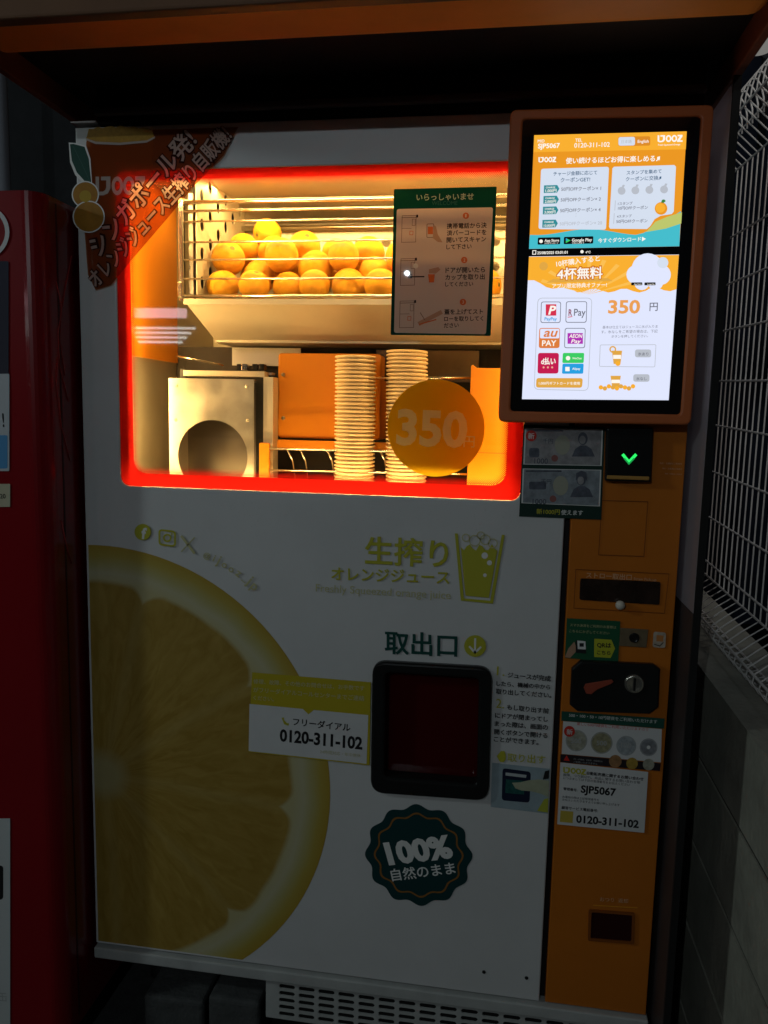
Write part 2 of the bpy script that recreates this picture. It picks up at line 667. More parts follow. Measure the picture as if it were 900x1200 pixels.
plate([[(rx0 + .03, zb - .01), (rx1, zb - .01), (rx1, ztop - .05), (rx0 + .03, ztop - .05)]] + holes, BY + .002, .002, worn_steel, 'perforated_rear_panel', VM)
rr = MB()
for dz, rad in ((-.015, .006), (.03, .004)):
    rr.tube([(rx0 + .03, BY - .02, zt + dz + .03), (rx1, BY - .02, zt + dz + .03)], rad, chrome, 8)
rr.box((rx0 + .02, RY + .01, zb - .013), (rx1, BY, zb - .009), worn_steel)
rr.build('rack_floor', VM)
# sloping chute under the rack
chute_steel = mat('chute_steel', (.60, .54, .42), .45, metal=.35, noise=.1, nscale=6)
ch = MB()
a0, a1 = P(222, 354, RY - .005), P(252, 398, RY + .10)
cz0, cz1 = a0.z, a1.z
ch.box((rx0 + .006, RY - .012, cz0 - .006), (rx1, RY - .004, cz0 + .006), chute_steel)
vs = [(rx0 + .008, RY - .004, cz0 - .002), (rx1, RY - .004, cz0 - .002), (rx1, RY + .10, cz1), (a1.x, RY + .10, cz1),
      (rx0 + .008, RY + .0, cz0 + .002), (rx1, RY + .0, cz0 + .002), (rx1, RY + .104, cz1 + .004), (a1.x, RY + .104, cz1 + .004)]
ch.add(vs, [(0, 1, 2, 3), (7, 6, 5, 4), (0, 4, 5, 1), (1, 5, 6, 2), (2, 6, 7, 3), (3, 7, 4, 0)], chute_steel)
ch.box((a1.x, RY + .10, cz1 - .006), (rx1, RY + .40, cz1 - .001), chute_steel)
ch.build('fruit_chute', VM)
# near-black sheet that paints the cavity's shade under the chute
dk = MB()
dk.box((IX0 + .001, .365, IZ0), (IX1, .375, cz1 - .007), cavity_shade)
dk.build('cavity_shade_board', VM)

# --- juicer box with a round opening
JY = .15
jq = [(P(*p, JY).x, P(*p, JY).z) for p in ((197.5, 443), (297.5, 444.5), (298, 575), (198.6, 575))]
jx0, jx1, jz1, jz0 = jq[0][0], jq[1][0], jq[0][1], IZ0
cc = P(249, 535, JY)
rad = (P(290, 535, JY) - cc).length
hole = [(cc.x + rad * math.cos(2 * PI * k / 48), cc.z + rad * math.sin(2 * PI * k / 48)) for k in range(48)]
JB = plate([[(jx0, jz0), (jx1, jz0), (jx1, jz1), (jx0, jz1)], hole], JY, .003, worn_steel, 'juicer_cover', VM)
for px, py in ((206, 492), (290, 493), (207, 452), (289, 453)):
    c_ = P(px, py, JY)
    s_ = MB()
    s_.lathe([(.0001, .002), (.003, .0018), (.004, 0)], worn_steel, 12, (c_.x, JY, c_.z), 'y')
    s_.build('rivet', JB)
jb = MB()
jb.box((jx0 + .001, JY + .10, jz0), (jx1 - .001, JY + .104, jz1 - .002), mat('inner_plate', (.12, .105, .09), .35, metal=.8, noise=.12, nscale=7, stretch=(1, 1, .2)))
jb.box((jx0 - .0005, JY + .0035, jz0), (jx0 + .002, JY + .10, jz1), worn_steel)
jb.box((jx0 + .002, JY + .0035, jz1 - .003), (jx1 - .002, JY + .10, jz1 - .0005), worn_steel)
jb.build('juicer_housing', VM)
q0, q1 = P(219, 434.5, JY + .04), P(313, 436, JY + .04)
jf = MB()
jf.box((q0.x, JY + .02, q0.z - .012), (q1.x, JY + .05, q0.z), liner_steel)
jf.box((jx1 + .001, JY + .012, IZ0), (P(311, 440, JY + .012).x, JY + .016, jz1 + .004), black_matt)
q2 = P(312, 440, JY + .03)
jf.box((q2.x, JY + .01, IZ0), (q2.x + .022, JY + .05, q0.z - .0125), liner_steel)
jf.box((q0.x - .012, JY + .03, q0.z - .016), (q0.x - .001, JY + .05, q0.z + .004), black_plastic)
jf.tube([P(206, 417, .2), P(262, 428, .24)], .002, chrome)
jf.build('juicer_frame', VM)
hb = MB()
for px in (282, 288, 300, 308):
    q = P(px, 431, JY + .06)
    hb.bbox((q.x - .006, JY + .05, q.z - .006), (q.x + .006, JY + .07, q.z + .008), black_plastic if px != 288 else chrome, .001)
q = P(305, 433, JY + .06)
hb.box((q.x - .05, JY + .052, q.z - .012), (q.x + .03, JY + .075, q.z - .007), worn_steel)
hb.build('hinge_hardware', VM)
# pale bracket behind
pb = MB()
a, b = P(272, 428, .33), P(352, 408, .33)
pb.box((a.x, .33, a.z), (b.x, .335, b.z), white_paint)
pb.build('mounting_bracket', VM)

# --- orange dispenser box with screws, shelf below
OY = .21
a, b = P(326, 413.5, OY), P(445, 516, OY)
ob = plate([rrect_loop(a.x, b.x, b.z, a.z, .008)], OY, .14, inner_orange, 'dispenser_box', VM, bevel=.003)
for px, py in ((332, 439), (332, 490)):
    c_ = P(px, py, OY)
    s_ = MB()
    s_.lathe([(.0001, .004), (.0035, .004), (.0045, .002), (.0045, 0)], mat('screw_steel', (.25, .2, .15), .4, metal=.8), 12, (c_.x, OY, c_.z), 'y')
    s_.build('screw', ob)
OY2 = .135
sh = MB()
a, b, c_ = P(303.5, 519, OY2), P(315, 575, OY2), P(395, 526, OY2)
sh.bbox((a.x, OY2, IZ0 + .001), (b.x, OY2 + .01, a.z), inner_orange, .002)
sh.box((b.x - .002, OY2 + .06, c_.z - .004), (P(470, 520, OY2).x, OY2 + .075, c_.z + .014), inner_orange)
sh.box((a.x + .001, OY2 + .0102, IZ0 + .001), (a.x + .005, OY2 + .09, a.z), inner_orange)
sh.build('cup_shelf', VM)
wr = MB()
y_ = OY2 - .004
for py in (526, 551):
    a, b = P(316, py, y_), P(560, py + 5, y_)
    wr.tube([a, b], .0024, chrome)
for px in (337, 352, 383, 445):
    wr.tube([P(px, 527, y_), P(px + 6, 540, y_ + .01), P(px + 9, 560, y_ + .05)], .0018, chrome)
wr.build('guide_wires', VM)
RY2 = .12
a, b = P(552, 431, RY2), P(560, 570, RY2)
rp = plate([[(a.x, IZ0 + .001), (IX1 - .002, IZ0 + .001), (IX1 - .002, a.z), (a.x + .012, a.z), (a.x + .004, a.z + .006), (a.x, a.z + .004)]], RY2, .09, inner_orange, 'lid_dispenser', VM, bevel=.002)
seam = MB()
zq = P(580, 531, RY2).z
seam.box((a.x + .006, RY2 - .0008, zq - .0006), (IX1 - .01, RY2 - .0002, zq + .0006), brown_ink)
seam.build('panel_seam', rp)
br = MB()
br.tube([P(440, 443, .2), P(556, 443, .2)], .003, chrome)
br.box((P(440, 450, .26).x, .26, P(440, 446, .26).z), (P(560, 450, .26).x, .27, P(440, 410, .26).z), mat('rail_backing', (.09, .06, .035), .5, noise=.3, nscale=12))
br.build('cross_rail', VM)

# --- touch screen
SY = -.055
bz = plate([quad_round([(598, 128), (837.5, 122), (810, 498), (583.8, 494.7)], 9), quad_round([(612.8, 139.5), (822, 136), (797.8, 485.8), (598, 481.7)], 5)][0:2],
           SY, .055 - .001, bezel_paint, 'screen_housing', VM, bevel=.004, px=SY)
tag(bz, 'brown orange housing of the touch screen')
a, b = P(600, 134, SY), P(815, 492, SY)
sg = plate([quad_round([(611, 138), (823, 134.5), (799, 487), (596.5, 483)], 4)], SY + .004, .006, mat('screen_glass', (.006, .006, .008), .12, coat=.6), 'screen_panel', VM, px=SY)
G = lambda n, r, g_, b_, s=1.: glow('screen_' + n, lin(r, g_, b_), s)
sc_white = G('white', 226, 232, 255)
sc_card = G('card', 214, 224, 240)
sc_org = G('orange', 236, 152, 36)
sc_org2 = G('orange_light', 250, 176, 50)
sc_cyan = G('cyan', 70, 190, 205)
sc_text = G('bright', 255, 250, 240)
sc_blue = G('slate', 70, 100, 130)
sc_teal = G('teal', 50, 140, 150)
sc_grey = G('grey', 185, 190, 200)
sc_dgrey = G('dark_grey', 110, 112, 125)
sc_black = G('black', 12, 14, 18)
sc_gold = G('gold', 226, 168, 70)
sc_brown = G('brown', 205, 110, 20)
sc_red = G('red', 214, 50, 80)
sc_crim = G('crimson', 196, 30, 80)
sc_aeon = G('magenta', 176, 50, 180)
sc_green = G('green', 60, 205, 100)
sc_sky = G('sky', 40, 160, 225)
sc_auo = G('au_orange', 222, 125, 60)
sc_lime = G('lime', 190, 200, 110)
sc_num = G('number', 236, 160, 84)
up = Art(SY + .0035)
up.quad([(626, 158.5), (804.7, 154), (796, 288.6), (620, 291.7)], sc_org, 0)
up.quad([(626, 158.5), (804.7, 154), (803.6, 175), (625.2, 178.4)], sc_org2, 1)
# cyan wave
wave = [(620.3, 283)]
for k in range(21):
    t = k / 20
    x = 621 + 177 * t
    y = 272 + 3.5 * math.sin(t * 9 + 1.2) - (22 * max(0, t - .72) / .28)
    wave.append((x, y))
wave += [(796, 288.6), (620, 291.7)]
up.shape([wave], sc_cyan, 1)
up.shape([[(757, 272), (768, 260), (782, 254), (799, 249), (798.2, 262), (780, 268)]], sc_lime, 2)
up.text('MID', (630, 167.2), (638, 167), sc_text, 2)
up.text('SJP5067', (630.3, 174), (656, 173.2), sc_text, 2, h=5.6, bold=.03)
up.text('TEL', (674, 166.2), (682, 166), sc_text, 2)
up.text('0120-311-102', (672.8, 173.2), (714.4, 172), sc_text, 2, h=5.4)
up.rect(724.5, 160.5, 762, 171.5, G('amber', 222, 140, 40), 2, 2.5, -.02)
up.rect(724.7, 161, 744, 171, sc_card, 3, 2.5, -.02)
up.text('English', (747, 167.8), (760, 167.4), sc_text, 4)
up.text('日本語', (728, 168), (740, 167.7), G('pale', 190, 195, 200), 4)

def brand(ar, x0, y0, x1, y1, m, layer, slope=0.):
    """the maker's word mark: I and J joined, two round letters, then a Z"""
    w_ = x1 - x0
    h_ = y1 - y0
    q = lambda u, v: (x0 + u * w_, y0 + v * h_ + slope * u * w_)
    t = .17
    ar.shape([[q(0, 0), q(.07, 0), q(.07, 1), q(0, .86)]], m, layer)
    ar.shape([[q(.11, 0), q(.30, 0), q(.30, .62), q(.25, .9), q(.16, 1), q(.07, 1), q(.07, .8), q(.15, .8), q(.20, .7), q(.215, .58), q(.215, .2), q(.11, .2)]], m, layer)
    for c0 in (.44, .67):
        o_ = [q(c0 + .115 * math.cos(2 * PI * k / 24), .5 + .5 * math.sin(2 * PI * k / 24)) for k in range(24)]
        i_ = [q(c0 + .055 * math.cos(2 * PI * k / 24), .5 + .27 * math.sin(2 * PI * k / 24)) for k in range(24)]
        ar.shape([o_, i_], m, layer)
    ar.shape([[q(.80, 0), q(1, 0), q(1, .22), q(.89, .78), q(1, .78), q(1, 1), q(.78, 1), q(.78, .8), q(.89, .22), q(.80, .22)]], m, layer)

brand(up, 770.5, 158.8, 799.7, 167, sc_text, 3, -.02)
up.text('Fresh Squeezed Orange', (771, 171), (797, 170.3), sc_text, 3)
brand(up, 631, 184.4, 651.7, 190.6, sc_text, 3, -.02)
up.text('使い続けるほどお得に楽しめる♫', (662.8, 191.6), (773, 188.6), sc_text, 3, bold=.02)
up.quad([(634, 198), (713.6, 195.6), (710, 269.4), (631, 268.6)], sc_card, 3, 3)
up.shape([[(719.5, 195.6), (790, 193.6), (792, 195.6), (789.4, 248), (787, 251), (774, 253), (767, 257), (762, 265), (758, 268.6), (715, 268.2), (713.6, 266), (717.6, 197.5)]], sc_card, 3)
up.text('チャージ金額に応じて', (648.3, 206), (699.7, 204.4), sc_blue, 4)
up.text('クーポンGET!', (656.7, 213.6), (691.4, 212.6), sc_blue, 4)
for i, (n, yy, v) in enumerate((('1', 217.5, '1,000円'), ('2', 230, '2,000円'), ('4', 242.5, '3,000円'), ('20', 258, '10,000円'))):
    xs = 637.5 - i * .6
    up.shape([[(xs, yy), (xs + 15.5, yy - .4), (xs + 18, yy + 4), (xs + 15.2, yy + 8.6), (xs - .3, yy + 9)]], sc_teal, 4)
    up.text('CHARGE', (xs + 2, yy + 3.6), (xs + 13, yy + 3.4), sc_text, 5)
    up.text(v, (xs + 1.5, yy + 8), (xs + 14.5, yy + 7.8), sc_text, 5)
    up.text('50円OFFクーポン× ' + n, (xs + 20, yy + 6.4), (704.2 - i * .3 + (2 if i == 3 else 0), yy + 5.2), sc_dgrey if i < 3 else sc_grey, 4)
up.text(':', (674.5, 254), (675.2, 254), sc_grey, 4, h=4)
up.text('スタンプを集めて', (734, 204.8), (775, 202.8), sc_blue, 4)
up.text('クーポンに交換♫', (733, 212.4), (774.7, 210.6), sc_blue, 4)
for x, y in ((728.3, 223.3), (744.4, 222.8), (760.8, 222.2), (778, 221.7)):
    up.disc(x, y + .6, 4.6, sc_grey, 4, 18)
    up.shape([[(x - .5, y - 3), (x + 1.5, y - 6.6), (x + 4, y - 6), (x + 2.4, y - 3)]], sc_grey, 4)
up.text('1スタンプ', (724, 240.6), (741, 239.8), sc_dgrey, 4)
up.text('10円OFFクーポン', (724, 246), (759, 245), sc_dgrey, 4)
up.text('4スタンプ', (722.8, 255.4), (740, 254.6), sc_dgrey, 4)
up.text('50円OFFクーポン', (722, 261.6), (758.6, 260.6), sc_dgrey, 4)
up.line([(721, 235.5), (720.3, 246.5)], .7, sc_grey, 4)
up.line([(719.7, 250.5), (719, 262)], .7, sc_grey, 4)
up.disc(774.4, 244.6, 7.4, sc_org, 5)
up.disc(773.6, 244, 5.6, sc_org2, 6)
up.shape([[(774.4, 237.6), (775.5, 234.6), (778, 234), (780, 236), (777, 238.4)]], G('leaf', 60, 130, 60), 6)
up.quad([(630.3, 278.6), (656.8, 278), (656.4, 286.4), (629.9, 287)], sc_black, 4, 1.4)
up.disc(634, 283, 2.1, sc_text, 5, 14)
up.text('App Store', (638, 283.6), (655, 283.2), sc_text, 5, bold=.02)
up.text('からダウンロード', (638, 286.2), (654, 285.8), sc_text, 5)
up.quad([(660.8, 277.8), (695.3, 277), (695, 285.6), (660.5, 286.4)], sc_black, 4, 1.4)
up.shape([[(663, 279.3), (668.6, 282), (663, 285)]], sc_green, 5)
up.shape([[(663, 279.3), (666, 282), (663, 282.4)]], sc_sky, 6)
up.text('Google Play', (670, 283.4), (693.6, 282.8), sc_text, 5, bold=.02)
up.text('で手に入れよう', (670, 286), (684, 285.6), sc_text, 5)
up.text('今すぐダウンロード▶', (700.5, 284.4), (756.7, 282.2), sc_text, 4)
up.text('25/08/2025 03:01:01', (629.5, 298), (665, 297.2), sc_text, 2, bold=.02)
up.frame([(624, 293.4), (628.4, 293.3), (628.2, 298.4), (623.8, 298.5)], .8, sc_text, 2)
up.disc(682, 295, 1.9, sc_text, 2, 14)
up.text('4℃', (686, 297), (692, 296.8), sc_text, 2)
UP = up.build('display_advert', sg)
lo = Art(SY + .0035)
lo.quad([(620, 300.5), (795.6, 298.3), (783.6, 469), (611.7, 467.8)], sc_white, 0)
edge = [(619.9, 301), (795.5, 298.8), (792.8, 337)]
for k in range(25):
    t = k / 24
    x = 792.6 - 174 * t
    edge.append((x, 339 + 2.4 * math.sin(k * 1.3) - 10 * max(0, (t - .78)) / .22 + (1.5 if .2 < t < .7 else 0)))
lo.shape([edge], sc_org2, 1)
for k in range(9):
    a = math.radians(200 + k * 17)
    a2 = a + .09
    lo.shape([[(690, 345), (690 + 60 * math.cos(a), 345 + 42 * math.sin(a)), (690 + 60 * math.cos(a2), 345 + 42 * math.sin(a2))]], G('ray', 252, 192, 84), 2)
lo.disc(637, 312, 5, sc_gold, 3)
lo.text('10杯購入すると', (652, 312.4), (703, 305.4), sc_text, 4)
lo.quad([(640, 331.5), (718, 329.5), (712, 326), (648, 327)], sc_gold, 3)
for off, m_, l_ in ((.075, sc_brown, 4), (.02, sc_text, 5)):
    lo.text('4杯無料', (653 - off * 20, 326.8), (705.5 + off * 20, 325.2), m_, l_, h=12 + off * 30, bold=off)
lo.text('アプリ限定特典オファー!', (647, 337.6), (711, 336), sc_text, 4)
for x, y, r in ((759, 316, 19), (745, 322, 11), (774, 322, 12), (752, 331, 9), (768, 331, 9)):
    lo.disc(x, y, r, sc_white, 3)
lo.disc(776.5, 308, 6.5, sc_card, 4)
for x in (739.5, 755):
    lo.rect(x, 331.2, x + 13, 334.6, sc_black, 5, .8, -.01)
    lo.text('App Store' if x < 745 else 'Google Play', (x + 3, 333.9), (x + 12, 333.8), sc_text, 6)
lo.frame([(630, 349), (694, 349), (689.5, 458), (625.6, 456.7)], .7, sc_grey, 1, 6)
def tile(x0, y0, x1, y1, face, rim, r=3.):
    if rim:
        lo.quad([(x0, y0), (x1, y0), (x1 - .7, y1), (x0 - .7, y1)], rim, 2, r)
        lo.quad([(x0 + .8, y0 + .8), (x1 - .8, y0 + .8), (x1 - 1.5, y1 - .8), (x0 + .1, y1 - .8)], face, 3, r - .6)
    else:
        lo.quad([(x0, y0), (x1, y0), (x1 - .7, y1), (x0 - .7, y1)], face, 2, r)
tile(634, 353.5, 657.5, 378.5, sc_white, sc_dgrey)
lo.rect(639.5, 356.7, 651.8, 370, sc_red, 4)
lo.text('P', (642.4, 368.4), (649.8, 368.4), sc_text, 5, h=10, bold=.03, shear=.2)
lo.text('PayPay', (638, 375.6), (652.5, 375.6), sc_sky, 4, bold=.02)
tile(663.3, 353.2, 688, 378.2, sc_white, sc_dgrey)
lo.text('R', (666, 370), (670.4, 370), G('slate_red', 150, 90, 110), 4, h=7.5, bold=.03)
lo.line([(665.7, 371.8), (670.2, 371.2)], .9, sc_red, 4)
lo.text('Pay', (672.4, 370), (686, 370), sc_dgrey, 4, h=8)
tile(632, 384.4, 656.3, 408, sc_auo, sc_auo)
lo.quad([(633, 385.4), (655.4, 385.4), (655.2, 396.6), (632.8, 396.6)], sc_white, 4, 1.6)
lo.text('au', (636.5, 394.6), (651.6, 394.6), sc_auo, 5, h=7, bold=.02, shear=.25)
lo.text('PAY', (635, 405.4), (651.8, 405.4), sc_text, 5, h=6.5, bold=.02)
tile(661.8, 384.4, 686.2, 408, sc_white, sc_dgrey)
lo.rect(665, 390.4, 683, 403, sc_aeon, 4)
lo.text('AEON', (666.6, 396), (681.6, 396), sc_text, 5, h=4.4, bold=.02, shear=.2)
lo.text('Pay', (669, 402), (680, 402), sc_text, 5, h=4.2, bold=.02, shear=.2)
tile(630.5, 413.6, 655, 437.8, sc_crim, None)
lo.text('d払い', (634, 426.6), (651, 426.6), sc_text, 4, h=7.6, bold=.03)
for x in (637, 642, 647):
    lo.disc(x, 430.6, 1.2, G('peach', 240, 170, 150), 4, 12)
tile(659.6, 413.6, 684.6, 425.4, sc_green, None, 1.6)
tile(659.2, 426.2, 684, 438, sc_sky, None, 1.6)
lo.disc(665.6, 419.8, 2.6, sc_text, 4, 14)
lo.text('WeChat', (670.6, 421), (681.6, 421), sc_text, 4)
lo.rect(662.4, 430, 667.4, 435, sc_text, 4)
lo.text('Alipay', (670.4, 433.4), (680, 433.4), sc_text, 4)
lo.quad([(628.6, 443), (683, 443.2), (682, 454.4), (628, 454.2)], sc_gold, 2, 3)
lo.text('1,000円ギフトカードを使用', (631.4, 450.6), (679.4, 450.8), sc_text, 3)
lo.text('350', (712.4, 367), (749.7, 366.8), sc_num, 2, h=15.4, bold=.03)
lo.text('円', (761, 363.6), (770.6, 363.4), sc_dgrey, 2)
lo.text('基本は仕立てはジュースに氷が入りま', (706, 385), (770.6, 384), sc_dgrey, 2, bold=.0)
lo.text('す。氷なしをご希望の場合は、下記', (704.4, 390.6), (770.4, 389.6), sc_dgrey, 2, bold=.0)
lo.text('ボタンを押してください。', (716.4, 395.8), (759, 395), sc_dgrey, 2, bold=.0)
lo.frame([(703, 403.9), (769, 403.6), (767.6, 430.4), (702, 429.8)], .7, sc_grey, 2, 2)
lo.shape([[(717, 411), (729, 411), (727, 426.6), (719, 426.6)]], sc_gold, 3)
lo.ring(718, 409.5, 4, 2.4, sc_gold, 3)
lo.rect(718.4, 416, 727.6, 420.6, sc_text, 4)
lo.disc(724, 426, 3, sc_org2, 4, 14)
lo.rect(744, 409.6, 763, 418.8, sc_grey, 3, 3)
lo.text('氷あり', (747.4, 416.6), (759.6, 416.6), sc_dgrey, 4)
lo.shape([[(715.4, 440.4), (727.4, 440.4), (725.4, 455), (717.4, 455)]], sc_gold, 3)
lo.rect(716.4, 445, 726.4, 449, sc_text, 4)
for k in range(9):
    lo.disc(704 + k * 4.7, 454 + 1.4 * math.sin(k * 2.1), 2.6, sc_gold if k % 2 else sc_org2, 5, 14)
lo.rect(742, 438.6, 761, 447.4, sc_grey, 3, 3)
lo.text('氷なし', (745.4, 445.4), (757.6, 445.4), sc_dgrey, 4)
lo.build('display_menu', sg)

# --- printed half orange on the door (inside the door's own outline)
def slice_print(cx, cz, R):
    """photo print of a cut orange: flesh with segments, pith and rind, all by distance and angle from its middle"""
    m = bpy.data.materials.new('printed_slice')
    m.use_nodes = True
    nt = m.node_tree
    N, K = nt.nodes.new, nt.links.new
    b = nt.nodes['Principled BSDF']
    b.inputs['Roughness'].default_value = .45
    def math_(op, a, c=None, clamp=False):
        n = N('ShaderNodeMath')
        n.operation = op
        n.use_clamp = clamp
        for k, v in enumerate((a, c)):
            if v is None:
                continue
            if isinstance(v, (int, float)):
                n.inputs[k].default_value = v
            else:
                K(v, n.inputs[k])
        return n.outputs[0]
    def mixc(f, a, c):
        n = N('ShaderNodeMix')
        n.data_type = 'RGBA'
        K(f, n.inputs[0])
        for k, v in ((6, a), (7, c)):
            if isinstance(v, tuple):
                n.inputs[k].default_value = (*v, 1)
            else:
                K(v, n.inputs[k])
        return n.outputs[2]
    tc = N('ShaderNodeTexCoord')
    sub = N('ShaderNodeVectorMath')
    sub.operation = 'SUBTRACT'
    sub.inputs[1].default_value = (cx, 0, cz)
    K(tc.outputs['Object'], sub.inputs[0])
    sx = N('ShaderNodeSeparateXYZ')
    K(sub.outputs[0], sx.inputs[0])
    X, Z = sx.outputs[0], sx.outputs[2]
    r = math_('DIVIDE', math_('SQRT', math_('ADD', math_('MULTIPLY', X, X), math_('MULTIPLY', Z, Z))), R)
    ang = math_('ARCTAN2', Z, X)
    def noise(scale, detail, vec=None, dist=0.):
        n = N('ShaderNodeTexNoise')
        n.inputs['Scale'].default_value = scale
        n.inputs['Detail'].default_value = detail
        n.inputs['Distortion'].default_value = dist
        K(vec or tc.outputs['Object'], n.inputs['Vector'])
        return n.outputs[0]
    wob = math_('MULTIPLY', math_('SUBTRACT', noise(9, 3), .5), .035)
    rw = math_('ADD', r, wob)
    # distance from the nearest membrane, in segments
    seg = math_('MULTIPLY', math_('ADD', math_('ADD', ang, math_('MULTIPLY', math_('SUBTRACT', noise(3.5, 2), .5), .18)), .78), 9 / (2 * PI))
    e = math_('PINGPONG', seg, .5)
    notch = math_('MULTIPLY', math_('POWER', math_('SUBTRACT', 1, math_('MULTIPLY', e, 7), True), 2), .055)
    edge = math_('SUBTRACT', .842, notch)
    fl = math_('DIVIDE', math_('SUBTRACT', math_('ADD', edge, .011), rw), .022, True)      # 1 inside the flesh
    # flesh: pulp sacs drawn out along the radius
    cb = N('ShaderNodeCombineXYZ')
    K(math_('MULTIPLY', ang, 9), cb.inputs[0])
    K(math_('MULTIPLY', r, 5), cb.inputs[1])
    pulp = noise(1.5, 5, cb.outputs[0], 1.1)
    ramp = N('ShaderNodeValToRGB')
    ramp.color_ramp.elements[0].position = .32
    ramp.color_ramp.elements[0].color = (.30, .185, .026, 1)
    ramp.color_ramp.elements[1].position = .74
    ramp.color_ramp.elements[1].color = (.39, .26, .055, 1)
    K(pulp, ramp.inputs[0])
    memb = math_('MULTIPLY', math_('SUBTRACT', 1, math_('MULTIPLY', math_('MULTIPLY', e, r), 18), True), .25)
    flesh = mixc(memb, ramp.outputs[0], (.44, .34, .12))
    core = math_('SUBTRACT', 1, math_('MULTIPLY', math_('SUBTRACT', rw, .06), 14), True)
    flesh = mixc(core, flesh, (.39, .33, .15))
    # pith to rind
    rr = N('ShaderNodeValToRGB')
    els = rr.color_ramp.elements
    els[0].position, els[0].color = .84, (.47, .42, .22, 1)
    els[1].position, els[1].color = 1.0, (.40, .27, .03, 1)
    for p, c in ((.885, (.48, .45, .28, 1)), (.925, (.43, .38, .15, 1)), (.96, (.42, .32, .06, 1))):
        q_ = els.new(p)
        q_.color = c
    K(math_('ADD', r, math_('MULTIPLY', math_('SUBTRACT', noise(14, 4), .5), .03)), rr.inputs[0])
    K(mixc(fl, rr.outputs[0], flesh), b.inputs['Base Color'])
    return m

ha = Art(-.0004, .0003)
def in_door(pts):
    """clip a loop (plane metres) to the door's left and bottom edges"""
    def clip(pts, f, g_):
        out = []
        for i in range(len(pts)):
            a, b = pts[i - 1], pts[i]
            fa, fb = f(a), f(b)
            if (fa >= 0) != (fb >= 0):
                t = fa / (fa - fb)
                out.append((a[0] + (b[0] - a[0]) * t, a[1] + (b[1] - a[1]) * t))
            if fb >= 0:
                out.append(b)
        return out
    pts = clip(pts, lambda p: p[0] - (DX0 + .006), None)
    return clip(pts, lambda p: p[1] - (DZ0 + .006), None) if pts else pts
# outer outline through measured points of the print
q = [P(130, 640), P(387, 930), P(285, 1124)]
(ax, az), (bx, bz_), (cx_, cz_) = [(p.x, p.z) for p in q]
dd = 2 * (ax * (bz_ - cz_) + bx * (cz_ - az) + cx_ * (az - bz_))
ux = ((ax ** 2 + az ** 2) * (bz_ - cz_) + (bx ** 2 + bz_ ** 2) * (cz_ - az) + (cx_ ** 2 + cz_ ** 2) * (az - bz_)) / dd
uz = ((ax ** 2 + az ** 2) * (cx_ - bx) + (bx ** 2 + bz_ ** 2) * (ax - cx_) + (cx_ ** 2 + cz_ ** 2) * (bx - ax)) / dd
UR = math.hypot(ax - ux, az - uz)
print('slice', ux, uz - EYE, UR)
circ = lambda r, wob=0., n=120: [(ux + (r + wob * math.sin(5 * a + 1) + wob * .6 * math.sin(11 * a)) * math.cos(a), uz + (r + wob * math.sin(5 * a + 1) + wob * .6 * math.sin(11 * a)) * math.sin(a)) for a in [2 * PI * k / n for k in range(n)]]
ha.shape([in_door(circ(UR))], slice_print(ux, uz, UR), 0, px=False)
ha.build('printed_orange_half', door)

# --- lettering printed on the door
dp = Art(-.0022)
dp.text('生搾り', (427.3, 658), (525, 662.5), gold_ink, 1, bold=.02)
dp.text('オレンジジュース', (388, 678.6), (526.7, 683.6), gold_ink, 1, bold=.02)
dp.text('Freshly Squeezed orange juice', (370, 693), (528, 702), pale_gold_ink, 1, bold=.0)
dp.build('headline_lettering', door)
dp = Art(-.0022)
cup = lambda u, v: (533 + 58.5 * u + (7 - 20.7 * u) * v, 625 + 1.7 * u + (78 + 2 * u) * v)
dp.shape([[cup(0, 0), cup(.06, 0), cup(.10, .97), cup(.9, .97), cup(.94, 0), cup(1, 0), cup(1, 1.01), cup(0, 1.01)]], gold_ink, 1)
juice = [cup(.10, .16)]
for k in range(13):
    juice.append(cup(.10 + .8 * k / 12, .2 + .05 * math.sin(k * 1.7) + .03 * math.sin(k * 3.1)))
juice += [cup(.90, .16), cup(.85, .93), cup(.15, .93)]
dp.shape([juice], gold_ink, 1)
for u, v, r in ((.22, .06, 5), (.4, .10, 7), (.62, .08, 6.5), (.78, .13, 6), (.52, .02, 5)):
    x, y = cup(u, v)
    dp.ring(x, y, r, r - 1.3, pale_gold_ink, 2, 10)
for x, y, r in ((568, 651, 3.8), (573.6, 659.5, 3), (568.3, 674, 2.2)):
    dp.disc(x, y, r, white_ink, 2, 16)
dp.build('cup_emblem', door)
dp = Art(-.0022)
dp.text('取出口', (450.7, 763.4), (535.7, 767.6), green_ink, 1, bold=.02)
dp.disc(556.7, 757, 12.8, gold_ink, 1)
dp.line([(556.9, 749), (556.6, 764)], 2.4, white_ink, 2)
dp.line([(550.6, 758), (556.6, 764.6), (563, 758.6)], 2.4, white_ink, 2)
dp.build('outlet_lettering', door)
dp = Art(-.0022)
dp.disc(167.6, 623.4, 9.6, gold_ink, 4)
dp.text('f', (165.6, 630.6), (171.6, 631.6), white_ink, 5, h=13, bold=.04)
dp.frame([(186, 619.5), (206.5, 622), (206.5, 641), (186, 639)], 2.2, gold_ink, 4, 5)
dp.ring(196.3, 630.3, 5, 2.9, gold_ink, 4)
dp.disc(201.6, 625.6, 1.1, gold_ink, 4, 10)
dp.line([(213.5, 629), (227.5, 647.5)], 3, pale_gold_ink, 4)
dp.line([(228, 630), (213, 646)], 1.4, pale_gold_ink, 4)
